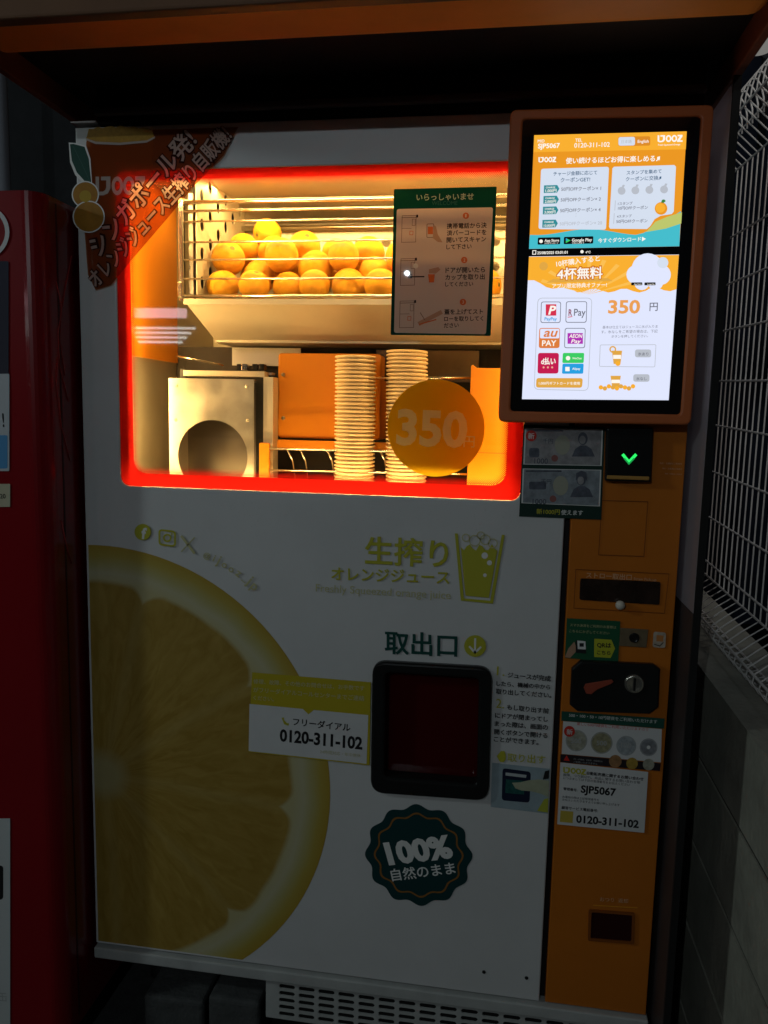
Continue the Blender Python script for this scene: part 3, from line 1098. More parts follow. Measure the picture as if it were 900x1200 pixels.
for i, (s, x, y) in enumerate(zip('@ijooz_jp', (238, 249, 253, 259, 267, 275, 283, 288, 293), (652, 657, 659.5, 663, 668, 673, 678, 682.5, 688))):
    wd = {'i': 1.8, 'j': 3.4, '@': 9, '_': 6}.get(s, 6)
    dp.text(s, (x, y), (x + wd * .87, y + wd * (.42 + i * .05)), pale_gold_ink, 4, bold=.02)
dp.build('social_lettering', door)
dp = Art(-.0022)
dp.text('1.', (582, 791.2), (591, 792), gold_ink, 1, h=10.5, bold=.0)
dp.text('2.', (581, 829.2), (590.4, 830), gold_ink, 1, h=10.5, bold=.0)
for s, a, b in (('ジュースが完成', (594.7, 793.4), (645.3, 798)), ('したら、機械の中から', (581.7, 803), (644.7, 807.6)), ('取り出してください。', (581, 812.4), (646, 817.4)),
                ('もし取り出す前', (594, 831), (642.8, 835.8)), ('にドアが閉まってし', (580, 840.6), (642, 845.4)), ('まった際は、画面の', (579.4, 850.2), (642, 855)),
                ('開くボタンで開ける', (579, 859.8), (641.4, 864.6)), ('ことができます。', (578.6, 868.4), (631, 872.6))):
    dp.text(s, a, b, black_ink, 1, bold=.022)
dp.text('取り出す', (594.7, 891.4), (639, 894.2), gold_ink, 1)
dp.shape([[(582, 886), (587, 880), (591, 880), (592.6, 884), (592.6, 890), (590, 893.4), (585.6, 892.6)]], gold_ink, 1)
dp.build('instruction_lettering', door)
for px, py in ((567, 1139), (617, 1146)):
    q = P(px, py)
    bo2 = MB()
    bo2.lathe([(.0001, .002), (.003, .002), (.004, 0)], black_matt, 12, (q.x, 0, q.z), 'y')
    bo2.build('rivet', door)
# dew on the door just below the warm window
dw = MB()
drop = mat('dew_drop', (.6, .6, .6), .08, spec=.8)
for k in range(170):
    px, py = random.uniform(250, 600), 589 + abs(random.gauss(0, 1)) * 22
    q = P(px, py)
    r = random.uniform(.0006, .0013)
    dw.lathe([(.0001, r * .7), (r * .6, r * .55), (r, 0)], drop, 8, (q.x, 0, q.z), 'y')
tag(dw.build('dew_drops', door), kind='stuff')

# --- take-out hatch
hf = plate([quad_round(HQ, 17, 8), quad_round([(451.7, 789), (561, 796), (558.6, 920), (450, 911)], 6)], -.014, .040, black_plastic, 'hatch_frame', VM, bevel=.006, px=-.014)
hq = [P(*p) for p in ((440, 781), (572, 788), (568, 933), (439, 924))]
hm = mat('hatch_red', (.42, .03, .03), .3, noise=.3, nscale=9)
hp = MB()
hx0, hx1, hz0, hz1 = hq[0].x, hq[1].x, hq[2].z, hq[1].z
hp.box((hx0, .30, hz0), (hx1, .304, hz1), hm)
hp.box((hx0, .0405, hz0), (hx0 + .003, .30, hz1), hm)
hp.box((hx1 - .003, .0405, hz0), (hx1, .30, hz1), hm)
hp.box((hx0 + .003, .0405, hz1 - .003), (hx1 - .003, .30, hz1), hm)
hp.box((hx0 + .003, .0405, hz0), (hx1 - .003, .30, hz0 + .003), mat('hatch_tray', (.05, .03, .028), .35))
hp.lathe([(.05, 0), (.05, .02), (.045, .03)], hm, 24, ((hx0 + hx1) / 2, .17, hz0 + .003))
hp.build('hatch_recess', VM)
pn = MB()
pn.box((hx0 + .003, .022, hz0 + .003), (hx1 - .003, .026, hz1 - .003), film('hatch_acrylic', (.10, .008, .010), .3, (.7, .14, .14), clear=.45))
pn.build('hatch_door', VM)

# --- stickers on the door
def sticker(y=-.0012):
    return Art(y)
ph = sticker(-.0045)
yel = mat('mustard_print', (.46, .37, .02), .5)
ph.quad([(295.5, 787.8), (434.6, 799.5), (433, 897), (291, 881)], yel, 0)
ph.quad([(292.4, 824.8), (431.6, 838), (429.5, 895), (291.4, 880)], paper, 1)
ph.shape([[(355, 830.6), (368, 831.8), (361.5, 837)]], yel, 2)
ph.text('修理、故障、その他のお問合せは、お手数です', (297, 800.5), (427, 809), pale_gold_ink, 1, bold=.01)
ph.text('がフリーダイアルコールセンターまでご連絡', (297, 810.5), (427, 821), pale_gold_ink, 1, bold=.01)
ph.text('ください。', (297, 819.6), (321, 821.6), pale_gold_ink, 1, bold=.01)
ph.shape([[(330, 841), (333, 840.6), (333, 843.6), (336, 847), (339, 847.6), (338, 850.4), (333, 848.6)]], gold_ink, 2)
ph.text('フリーダイアル', (343.3, 849), (410.7, 856.4), black_ink, 2, bold=.02)
ph.text('0120-311-102', (327.8, 868), (424.6, 877.8), black_ink, 2, h=14, bold=.035)
ph.text('24時間対応・年中無休', (375, 882.4), (423, 887.4), pale_gold_ink, 2, bold=.0)
ph.build('telephone_sticker', VM)

hs = sticker()
hs.quad([(576.7, 893.8), (644.7, 901), (642, 953.6), (575, 945.6)], mat('photo_pale', (.30, .38, .42), .4, noise=.15, nscale=30), 0)
hs.quad([(589, 900), (622, 904.4), (620.6, 940.6), (588, 937.8)], mat('photo_navy', (.012, .016, .04), .4), 1, 4)
hs.quad([(592.5, 905), (617, 908), (616.4, 911.4), (592.4, 908.6)], mat('photo_light', (.45, .48, .5), .4), 2)
hs.quad([(593, 913), (615, 915), (614, 931), (592, 929)], mat('photo_teal', (.02, .1, .09), .4, noise=.4, nscale=120), 2)
hand_ink = mat('photo_hand', (.38, .40, .28), .4, noise=.12, nscale=60)
hs.shape([[(600, 917), (610, 916.4), (620, 914), (632, 913), (643.4, 914.6), (642.6, 934), (634, 930), (622, 927), (611, 926), (604, 923.6)]], hand_ink, 3)
hs.shape([[(637.6, 936), (642.6, 935), (642, 952), (629.4, 950)]], mat('photo_sleeve', (.4, .42, .05), .4), 4)
hs.shape([[(638.6, 903.4), (643.6, 902), (643, 912), (636, 913.4)]], black_ink, 4)
hs.build('picture_sticker', VM)

bd = sticker()
def scallop(r, amp, n=12, s=144):
    return [(490.7 + (r + amp * math.cos(n * a + .6)) * math.cos(a), 1002 + (r + amp * math.cos(n * a + .6)) * 0.945 * math.sin(a) + .06 * r * math.cos(a)) for a in [2 * PI * k / s for k in range(s)]]
bd.shape([scallop(60.5, 2.6)], mat('badge_green', (.006, .04, .042), .5), 0)
bd.shape([scallop(50.6, 2.2), scallop(48.4, 2.1)], mat('badge_copper', (.25, .11, .025), .5), 1)
bd.text('100%', (455.5, 1012.5), (532, 1003.5), white_ink, 1, h=26, bold=.05, shear=-.05)
bd.text('自然のまま', (459.6, 1031.4), (534.4, 1022.6), white_ink, 1, bold=.015)
bd.build('badge_sticker', VM)

# --- poster and price disc on the glass
po = Art(-.0008)
po_green = film('poster_green', (.004, .045, .034), .2, (.008, .10, .06))
po_white = film('poster_white', (.60, .52, .46), .34, (.78, .62, .55))
po_text = film('poster_text', (.03, .012, .008), .1)
po_red = film('poster_orange', (.55, .12, .03), .35, (.7, .2, .08))
po_line = film('poster_line', (.22, .13, .09), .25)
po_pale = film('poster_pale', (.55, .55, .42), .25)
po.begin()
po.quad([(461.7, 221.7), (582.2, 218.6), (575, 393.6), (457.8, 392.5)], po_green, 0, 1.5)
po.quad([(465, 245), (577.8, 243), (569.6, 391.7), (461.7, 390)], po_white, 1, 3)
po.text('いらっしゃいませ', (488, 234.6), (555, 233.4), po_pale, 2, bold=.012)
po.text('WELCOME', (506, 240.4), (536, 240), mat('poster_dim', (.05, .12, .09), .5), 2, bold=.0)
for n_, x, y in (('1', 546, 252.8), ('2', 544, 304.7), ('3', 542.5, 353.9)):
    po.disc(x, y, 3.8, po_red, 2, 18)
    po.text(n_, (x - 1, y + 1.9), (x + (.6 if n_ == '1' else 1.2), y + 1.9), po_white, 3, h=3.8)
for s, a, b in (('携帯電話から決', (523.6, 267.6), (570.4, 266.4)), ('済バーコードを', (523.5, 275.8), (570, 274.6)), ('開いてスキャン', (523.2, 283.8), (569.6, 282.6)), ('して下さい', (523, 291.8), (552.6, 291)),
                ('ドアが開いたら', (522, 319.4), (568.4, 318.6)), ('カップを取り出', (521.8, 327.6), (568, 326.8)), ('してください', (521.6, 335.4), (554.4, 334.8)),
                ('蓋を上げてスト', (520.6, 368), (566, 367.6)), ('ローを取りしてく', (520.4, 376), (566.4, 375.4)), ('ださい', (520.2, 383.8), (537.6, 383.2))):
    po.text(s, a, b, po_text, 2, bold=.022)
for i, (x, y) in enumerate(((471, 252.5), (469.6, 303), (468.6, 352.6))):
    po.frame([(x, y), (x + 17, y - .3), (x + 16.4, y + 31.4), (x - .8, y + 31.8)], .6, po_line, 2)
    po.line([(x, y + 2.6), (x + 17, y + 2.2)], .7, po_line, 2)
    po.rect(x + 17, y - 1, x + 19, y + 2.4, po_text, 2)
    po.frame([(x + 12, y + 4), (x + 16, y + 4), (x + 15.8, y + 12), (x + 11.8, y + 12)], .5, po_line, 2)
    po.line([(x, y + 15.4), (x + 11, y + 15.2)], .5, po_line, 2)
    po.frame([(x + 9, y + 18), (x + 13.4, y + 18), (x + 13.2, y + 23), (x + 8.8, y + 23)], .7, po_red if i != 1 else po_text, 2)
    if i == 0:
        po.frame([(x + 29, y + 9.6), (x + 37.6, y + 9.4), (x + 37.4, y + 26), (x + 28.8, y + 26.2)], .8, po_line, 2, 1.5)
        po.rect(x + 30.4, y + 13, x + 36.4, y + 22, po_red, 2)
        po.shape([[(x + 37.4, y + 11), (x + 40, y + 13), (x + 42, y + 22), (x + 47.6, y + 31.6), (x + 42, y + 31), (x + 36, y + 26.4)]], film('poster_skin', (.5, .3, .2), .3), 2)
    elif i == 1:
        po.line([(x + 11, y + 21.4), (x + 27, y + 21.2)], 1.5, po_text, 2)
        po.shape([[(x + 32, y + 18.4), (x + 40, y + 18.4), (x + 38.8, y + 28), (x + 33.2, y + 28)]], po_red, 2)
        po.shape([[(x + 33, y + 12.6), (x + 44, y + 10), (x + 46.6, y + 13), (x + 41, y + 17.6), (x + 33, y + 17.4)]], MATS['poster_skin'], 2)
        po.disc(x + 17.5, y + 8.6, 3.2, film('poster_glint', (.8, .8, .75), .5), 3, 8)
    else:
        po.line([(x + 24, y + 26), (x + 47, y + 14)], 5, MATS['poster_skin'], 2)
        po.line([(x + 23, y + 27.4), (x + 42, y + 22)], 1.4, po_red, 3)
        po.line([(x + 24, y + 14), (x + 29, y + 22)], .8, po_line, 2)
po.flatten()
POST = po.build('instruction_poster', VM)

pr = Art(-.0008)
pr_or = film('price_orange', (.55, .26, .012), .92, (1., .66, .02))
pr_tx = film('price_text', (.60, .42, .2), .92, (1., 1., .85))
pr.begin()
pr.disc(511, 501.5, 57, pr_or, 0, 64)
pr.text('350', (464, 519.4), (546.6, 523.4), pr_tx, 1, h=41, bold=.035)
pr.text('円', (543, 522.6), (556, 523.2), pr_tx, 1, bold=.01)
pr.flatten()
pr.build('price_disc', VM)

# --- corner banner
ba = Art(-.0046)
b_or = film('banner_orange', (.24, .065, .025), .3, (.62, .25, .11), clear=.70)
b_cup = film('banner_cup', (.24, .065, .02), .3, (.7, .25, .09), clear=.5)
b_foam = mat('banner_foam', (.36, .19, .02), .5, noise=.25, nscale=120)
b_fill = film('banner_letter', (.75, .55, .50), .6, (1., .80, .70), clear=.15)
b_out = film('banner_outline', (.035, .012, .01), .25, (.12, .02, .012))
b_cream = film('banner_cream', (.5, .42, .38), .3)
ba.begin()
ba.shape([[(101, 166), (180, 152), (279, 149), (262, 182), (231, 214), (196, 256), (160, 298), (130, 334), (112, 340), (103, 322), (99, 270)]], b_or, 0)
ba.shape([[(101, 161), (181, 159), (174, 236), (166, 262), (116, 262), (108, 236)]], b_cup, 1)
foam = [(101, 163)] + [(104 + 74 * k / 14, 151 - 3 * math.sin(PI * k / 14) + 1.2 * math.sin(k * 2.4)) for k in range(15)] + [(181, 161)]
ba.shape([foam + [(172, 165), (140, 167.6), (112, 166.4)]], b_foam, 2)
ba.shape([[(100.6, 161.6), (112, 166), (140, 167.2), (172, 164.6), (181.6, 159.6), (181.4, 162), (172, 167), (140, 170), (112, 168.8), (100.8, 164)]], b_cream, 3)
brand(ba, 112, 207, 170, 229, b_cream, 3, -.01)
lf = [(82, 169), (86, 168.6), (99, 172), (104, 186), (107, 214), (99, 212), (90, 202), (84, 188)]
ba.shape([[(80.6, 167), (88, 167.6), (101, 171), (106, 186), (108, 217), (98, 215), (88, 205), (82, 190)]], white_ink, 2)
ba.shape([lf], mat('banner_leaf', (.008, .06, .045), .5), 3)
ba.line([(86, 172), (96, 192), (105, 212)], .6, mat('banner_vein', (.03, .1, .08), .5), 4)
for x, y, r in ((100, 228, 14.6), (104, 254, 17.5)):
    ba.disc(x, y, r + 1.4, white_ink, 2, 28)
    ba.disc(x, y, r, mat('banner_fruit', (.36, .16, .012), .5, noise=.2, nscale=40), 3, 28)
ba.disc(100, 230, 7, mat('banner_fruit_light', (.42, .27, .02), .5), 4)
for s, a, b, hh in (('シンガポール発!', (116, 301), (231, 165.5), 23), ('オレンジジュース生搾り自販機!', (113, 337.5), (272, 160), 19.5)):
    for off, m_, l_ in ((.085, b_out, 5), (.022, b_fill, 6)):
        d = (Vector(b) - Vector(a)).normalized()
        e = off * 13
        ba.text(s, (a[0] - d.x * e, a[1] - d.y * e), (b[0] + d.x * e, b[1] + d.y * e), m_, l_, h=hh + e * 1.2, bold=off)
ba.flatten()
ba.build('corner_banner', VM)

# --- payment column
bk = Art(-.002)
note_a = mat('note_print', (.30, .29, .30), .5, noise=.35, nscale=60)
note_b = mat('note_print_blue', (.24, .27, .30), .5, noise=.35, nscale=60)
note_dark = mat('note_dark', (.09, .10, .13), .5, noise=.4, nscale=90)
note_pale = mat('note_oval', (.34, .34, .27), .5)
bk.quad([(613.6, 497.7), (709, 500.6), (704.6, 609), (608.3, 605.3)], mat('note_card', (.008, .03, .022), .5), 0)
for i, (q, dx, dy) in enumerate((([(615, 501.5), (706.6, 503.4), (705, 546), (613.2, 544.2)], 0, 0), ([(612.6, 549), (704.8, 550.6), (703, 593.4), (611, 589.6)], -2, 47.5))):
    bk.quad(q, white_ink, 1)
    c0 = Vector((sum(p[0] for p in q) / 4, sum(p[1] for p in q) / 4))
    bk.quad([tuple(c0 + (Vector(p) - c0) * .965) for p in q], note_a if i == 0 else note_b, 2)
    bk.disc(659 + dx, 521.5 + dy, 9, note_pale, 3, 24, 11.5)
    x, y = 683 + dx, 514 + dy
    bk.disc(x, y, 5.6, note_dark, 3, 18, 7.6)
    bk.shape([[(x - 13, y + 21), (x - 9, y + 12), (x - 3, y + 8), (x + 4, y + 8), (x + 10, y + 12), (x + 14, y + 21)]], note_dark, 3)
    bk.disc(x - .6, y + 1.4, 3.8, note_a, 4, 16, 5)
    if i:
        bk.shape([[(x - 6.4, y + 2), (x - 6, y - 7), (x, y - 10), (x + 6, y - 8), (x + 7, y + 3), (x + 4, y - 3), (x - 4, y - 3)]], note_dark, 5)
    bk.rect(620 + dx, 525 + dy, 632 + dx, 536 + dy, note_dark, 3, 3) if i == 0 else bk.rect(622 + dx, 517 + dy, 642 + dx, 526 + dy, note_dark, 3, 2)
    bk.text('千円', (636 + dx, 519 + dy), (648 + dx, 519.2 + dy), note_dark, 3)
    bk.disc(650 + dx, 537 + dy, 4, mat('note_seal', (.26, .10, .09), .5), 3, 14)
    bk.rect(618 + dx, 503.6 + dy, 660 + dx, 505.6 + dy, note_dark, 3)
    bk.text('1000', (626 + dx, 543 + dy), (642 + dx, 543.4 + dy), note_dark, 3)
bk.disc(622.4, 510.6, 6.4, red_ink, 5, 20)
bk.text('新', (618.6, 513.8), (626, 514), white_ink, 6)
bk.text('新1000円', (628.6, 601.8), (656, 602.6), gold_ink, 1, bold=.015)
bk.text('使えます', (657.4, 602.7), (683, 603.4), white_ink, 1, bold=.015)
bk.build('banknote_sticker', VM)

bv = plate([quad_round([(711, 501.5), (766, 501.5), (763, 565), (709.6, 564)], 2)], -.020, .020, black_plastic, 'bill_acceptor', VM, bevel=.003, px=-.02)
ba2 = Art(-.0205)
ba2.line([(730.6, 533.6), (737, 541.4), (744.4, 533.6)], 3.4, glow('green_arrow', (.03, 1., .16), 1.1), 1)
ba2.line([(732, 537.6), (737, 543.4), (742.6, 537.6)], 1.8, glow('green_arrow_low', (.02, .6, .12), .6), 2)
ba2.build('insert_arrow', bv)
bx_ = MB()
a, b = P(711.6, 557, -.026), P(761, 563, -.026)
bx_.bbox((a.x, -.026, b.z), (b.x, -.0202, a.z), mat('slot_lip', (.45, .24, .06), .4), .0015)
bx_.build('slot_lip', bv)

cp = Art(-.0008)
faint = mat('faint_orange_ink', (.66, .40, .24), .5)
groove = mat('panel_groove', (.22, .06, .008), .5)
for i in range(3):
    cp.text('現金・交通系ICご利用可', (773 + i * 3, 543.6 + i * 6), (799, 544.6 + i * 6), faint, 1, bold=.0)
cp.build('card_lettering', VM)
cp = Art(-.0008)
cp.frame([(705, 586), (759.6, 587.4), (755, 652.4), (701, 650.6)], .9, groove, 1)
cp.build('blank_cover_outline', VM)
cp = Art(-.0008)
cp.frame([(674.4, 666.7), (784.4, 672), (779, 719), (672, 713)], .8, groove, 1)
cp.text('ストロー取出口', (686.7, 676.6), (740, 679.4), faint, 1)
cp.text('Straw Pick-up', (742.4, 679.6), (769, 681), faint, 1, bold=.0)
cp.build('straw_outlet_lettering', VM)
cp = Art(-.0008)
cp.text('おつり  返却', (703, 1055.6), (736, 1058), faint, 1, bold=.0)
cp.rect(695, 1060, 747, 1061.4, mat('trim_orange', (.66, .25, .02), .4), 1, 0, .06)
cp.build('coin_return_lettering', VM)

def slab_px(q, yf, th, m, name, parent, r=2., bevel=.001):
    return plate([quad_round(q, r)], yf, th, m, name, parent, bevel, px=yf)

dark_glass = mat('smoked_cover', (.03, .018, .014), .12, spec=.6, noise=.5, nscale=25)
sth = slab_px([(680, 677.8), (774.4, 682), (773, 709), (679, 703)], -.0025, .003, dark_glass, 'straw_hatch', VM, 2.5)
kb = MB()
q = P(726, 708, -.004)
kb.lathe([(.0001, .016), (.006, .0155), (.009, .011), (.008, .004), (.005, 0)], mat('pale_knob', (.62, .58, .5), .3), 20, (q.x, -.003, q.z), 'y')
kb.build('knob', sth)

gs = Art(-.002)
gs.quad([(664.4, 724.4), (727, 728), (724.4, 776), (662, 771)], mat('sticker_green', (.012, .09, .04), .5), 0)
gs.text('スマホ決済をご利用のお客様は', (668, 733.6), (722, 736.6), pale_gold_ink, 1, bold=.0)
gs.text('こちらにかざしてください', (667, 740.6), (714, 743.4), pale_gold_ink, 1, bold=.0)
gs.quad([(674.6, 750), (686, 751.6), (687, 766), (674.6, 765)], black_ink, 2, 1.6)
gs.quad([(676.4, 750.4), (686, 751.4), (686.4, 761), (677, 760.4)], white_ink, 3)
gs.rect(679, 753.4, 684, 757.6, black_ink, 4)
gs.shape([[(662, 770), (666, 760), (673, 752), (674.6, 757), (674.6, 764), (668, 771)]], mat('print_skin', (.42, .25, .16), .5), 1)
gs.shape([[(696.4, 748.4), (716.4, 749.6), (720.8, 760), (715.6, 771), (696.2, 769.8)]], mat('print_lime', (.45, .46, .03), .5), 1)
gs.text('QRは', (699.4, 758), (716, 758.8), black_ink, 2, bold=.03)
gs.text('こちら', (699.4, 766.4), (715.4, 767.2), black_ink, 2, bold=.03)
gs.build('scan_sticker', VM)
sp = slab_px([(727, 736), (760, 738), (757.6, 759), (725.6, 757)], -.0025, .003, mat('sensor_plate', (.20, .15, .09), .35, metal=.3, noise=.2, nscale=30), 'sensor_plate', VM, 1)
sh_ = MB()
q = P(743, 747)
sh_.lathe([(.0001, .0012), (.0075, .0012), (.0092, .0025), (.0098, 0)], black_plastic, 20, (q.x, -.0024, q.z), 'y')
sh_.build('sensor_lens', sp)
nf = Art(-.002)
nf.quad([(766, 740), (780.6, 741.4), (779.6, 759.6), (764.6, 758.4)], mat('reader_mark', (.48, .40, .32), .5, noise=.3, nscale=80), 0, 3)
nf.quad([(769.4, 744), (777.6, 744.8), (777, 752), (769, 751.4)], mat('reader_mark_print', (.5, .2, .06), .5), 1)
nf.line([(767, 755), (773, 757), (777, 753)], .9, black_ink, 1)
nf.build('reader_sticker', VM)

CU = [(670, 784.4), (681, 775), (766.6, 779), (773.8, 784.4), (772, 829), (761, 837), (676.6, 834), (667.8, 826.6)]
cu = plate([CU], -.016, .016, black_plastic, 'coin_unit', VM, bevel=.004, px=-.016)
lv = MB()
V, F = curve_mesh([[(P(a, b, -.019).x, P(a, b, -.019).z) for a, b in ((684, 806), (686, 801.6), (692, 800.4), (717, 796.6), (719, 799), (716, 801.6), (700, 808), (693, 813.6), (687, 812.8))]], .0015, .0008)
lv.add([(v[0], -.018 - v[2], v[1]) for v in V], F, mat('return_lever', (.30, .06, .035), .35))
lv.build('return_lever', cu)
cs = MB()
q = P(743.3, 801.5, -.018)
cs.lathe([(.0001, .004), (.013, .0045), (.0165, .006), (.0185, .003), (.019, 0)], mat('coin_bezel', (.55, .52, .46), .25, metal=.9, noise=.25, nscale=40), 28, (q.x, -.016, q.z), 'y')
cs.box((q.x - .002, -.0228, q.z - .012), (q.x + .002, -.0205, q.z + .012), black_matt)
cs.build('coin_slot', cu)

co = Art(-.002)
co.quad([(658, 833.4), (779, 842), (778, 854), (658, 844.6)], mat('coin_green', (.012, .07, .05), .5), 0)
co.text('500・100・50・10円硬貨をご利用いただけます', (666.7, 839.6), (770, 847.6), white_ink, 1, bold=.0)
co.quad([(660, 845.2), (775.6, 854.4), (774.4, 893.4), (658.2, 883.4)], paper, 0)
co.text('新しい500円硬貨もご利用いただけますので', (676, 849.6), (760, 856.6), red_ink, 1, bold=.0)
for x, y, r, c_ in ((675.5, 867.8, 12.6, (.36, .35, .28)), (705, 870.4, 12.8, (.30, .28, .17)), (733.8, 873.8, 11.6, (.33, .36, .38)), (760, 875.6, 10.3, (.22, .23, .25))):
    mm = mat('coin_print_%d' % int(x), c_, .4, noise=.35, nscale=150)
    co.disc(x, y, r, mm, 1, 30)
    co.ring(x, y, r - .4, r - 1.3, grey_ink, 2)
for s, x, y in (('500', 675, 870.4), ('500', 705, 873), ('100', 733.6, 876)):
    co.text(s, (x - 6, y), (x + 6, y + .6), grey_ink, 2, bold=.02)
co.disc(760, 875.6, 2.2, white_ink, 2, 14)
co.disc(667.2, 856.8, 6.4, red_ink, 3, 20)
co.text('新', (663.8, 860), (671, 860.4), paper, 4)
co.quad([(657, 883.6), (774.4, 894.4), (773.4, 903.6), (656.4, 893)], mat('coin_strip', (.02, .014, .018), .5), 1)
co.shape([[(660.4, 891), (664, 884.8), (667.6, 891.6)]], red_ink, 2)
co.text('1円・5円硬貨、旧紙幣、外国硬貨は', (672, 890), (706, 893), grey_ink, 2, bold=.0)
co.text('ご利用いただけません', (672, 893.6), (700, 896), grey_ink, 2, bold=.0)
for x, y, r, c_ in ((721, 891.8, 7.4, (.34, .18, .08)), (740.6, 894.4, 6.8, (.40, .26, .05)), (760, 895.6, 6.8, (.34, .33, .26))):
    co.disc(x, y, r, mat('coin_print_%d' % int(x + 1), c_, .4, noise=.3, nscale=150), 3, 24)
co.build('coin_sticker', VM)
no = Art(-.0035)
no.quad([(656.7, 893.4), (759.6, 904.6), (755, 976), (653, 966)], paper, 0)
brand(no, 660, 898.6, 686.6, 905.6, gold_ink, 1, .1)
no.text('自動販売機に関するお問い合わせ', (687.4, 907.4), (754, 914.6), black_ink, 1, bold=.025)
for i, (a, b) in enumerate((((660, 909), (750, 918.6)), ((660, 912.6), (738, 921)))):
    no.text('故障、つり銭切れ、商品に関するお問い合わせ等' if i == 0 else 'につきましては下記の管理番号をお伝えください', a, b, black_ink, 1, bold=.0)
no.text('管理番号:', (660, 925.4), (676.6, 927.4), black_ink, 1, bold=.02)
no.text('SJP5067', (680.4, 928.4), (721.6, 932.6), black_ink, 1, h=8.8, bold=.035)
no.text('お電話の際は上記管理番号を', (659, 934.6), (702, 938.6), black_ink, 1, bold=.0)
no.text('お伝えいただきますようお願い申し上げます', (659, 938), (726, 944.6), black_ink, 1, bold=.0)
no.text('顧客サービス電話番号:', (658, 947.6), (700.6, 951.6), black_ink, 1, bold=.02)
no.quad([(656.8, 949.6), (671.8, 951), (671, 964.4), (656, 963)], mat('phone_square', (.5, .38, .06), .5), 1)
no.text('0120-311-102', (675, 963.6), (748.4, 970), black_ink, 1, h=8.8, bold=.035)
no.build('service_notice', VM)

cr = plate([quad_round([(690, 1066.6), (744, 1070.6), (743, 1107), (689, 1102.6)], 2), quad_round([(693.3, 1069), (741, 1073), (740, 1104), (692, 1100)], 2)], -.004, .004, groove, 'coin_return', VM, px=-.004)
cb_ = slab_px([(692, 1068), (742, 1072), (741, 1105), (691, 1101)], -.0012, .0018, mat('return_flap', (.03, .006, .006), .25), 'return_flap', cr, 2, 0)

# --- base rail, grille plinth
bs = MB()
bs.bbox((DX0, -.010, DZ0 - .030), (OX1 + .004, .06, DZ0 - .004), mat('base_rail_paint', (.42, .43, .42), .5, noise=.15, nscale=12), .003)
bs.build('base_rail', VM)
gx0 = P(311, 1160, .0).x
gz1, gz0 = DZ0 - .0345, DZ0 - .128
slots = []
x = gx0 + .03
while x < OX1 - .06:
    for j in range(5):
        zc = gz1 - .014 - j * .0165
        slots.append(rrect_loop(x, x + .036, zc - .0052, zc + .0052, .005, 3))
    x += .0445
plate([[(gx0, gz0), (OX1, gz0), (OX1, gz1), (gx0, gz1)]] + slots, .004, .003, MATS['base_rail_paint'], 'plinth_grille', VM)
pz = MB()
pz.box((gx0, .0075, gz0), (OX1, .03, gz1), black_matt)
pz.box((DX0 + .02, .30, .0), (OX1 - .02, .34, DZ0 - .031), black_matt)
pz.box((gx0, .05, .0), (OX1 - .01, .09, gz0 + .05), black_matt)
for px_, in ((-.80,), (.30,)):
    pz.lathe([(.03, 0), (.03, .02), (.012, .025), (.012, DZ0 - .031)], black_matt, 16, (px_, .2, 0))
pz.build('plinth', VM)

# --- right housing wall of brushed steel
FX = OX1 + .012
FD = .085
fn = MB()
fn.bbox((FX, -FD, EYE - .34), (FX + .004, .5, DZ1 + .004), film('frosted_sheet', (.66, .62, .66), .62, (.86, .80, .86), clear=.2), .0015)
FIN = fn.build('side_screen', VM)
tag(FIN, 'frosted clear side screen')
lw = MB()
lw.bbox((FX, -FD, .02), (FX + .004, .5, EYE - .3405), mat('lower_shade', (.05, .04, .04), .5, noise=.3, nscale=6), .0015)  # near-black lower sheet: the side screen's shade put into its colour
lw.build('lower_side_shade', VM)
fe = MB()
fe.box((FX + .0005, -FD - .006, .02), (FX + .013, -FD - .0005, DZ1 + .012), black_matt)
fe.box((FX + .0085, -FD, .02), (FX + .013, -FD + .012, DZ1 + .012), black_matt)
fe.build('edge_post', VM)

# ------------------------------------------------------------------ canopy over the machine
CN = tag(empty('canopy', (0, 0, DZ1)), 'orange hood projecting overhead with shaded rear underside', 'canopy')
soff_orange = mat('soffit_orange', (.88, .28, .03), .5, noise=.12, nscale=5, bump=.05, bscale=80)
cheek = mat('cheek_brown', (.20, .055, .025), .5, noise=.2, nscale=6)
SZ = DZ1 + .036
LX, RX = DX0 - .010, FX + .004
CF = .30
for k in range(400):            # depth at which the hood's lip meets its sight line
    if P(150, 12, -.30 - k * .001).z <= SZ - .018:
        CF = .30 + k * .001 - .026
        break
print('canopy', CF)
so = MB()
so.bbox((LX, -CF, SZ), (RX, -.215, SZ + .06), soff_orange, .026, 5)
so.build('soffit', CN)
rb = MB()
rb.box((LX, -.2145, SZ + .032), (RX, .30, SZ + .06), mat('soffit_shade', (.014, .009, .008), .6, noise=.3, nscale=10))  # black board stands in for the shade on the soffit's unlit rear
rb.build('soffit_shade_board', CN)
hl = MB()
hl.bbox((DX0 + .05, -.020, DZ1 + .016), (OX1 - .012, -.004, DZ1 + .030), mat('header_rail', (.10, .075, .075), .4), .004)
hl.box((DX0 + .05, -.003, DZ1 + .004), (OX1 - .012, .03, SZ + .0315), mat('header_black', (.010, .007, .006), .55))
hl.build('header_rail', CN)
for xx in (LX - .0165, RX + .0005):
    ck = MB()
    ck.bbox((xx, -CF, SZ - .014), (xx + .016, .30, SZ + .14), cheek, .003)
    ck.build('side_cheek', CN)
fa = MB()
fa.bbox((LX - .018, -CF - .026, SZ - .020), (RX + .018, -CF - .0005, SZ + .14), mat('fascia_brown', (.15, .075, .04), .5, noise=.15), .004)
fa.build('fascia', CN)
bl = MB()
a = P(89, 146)
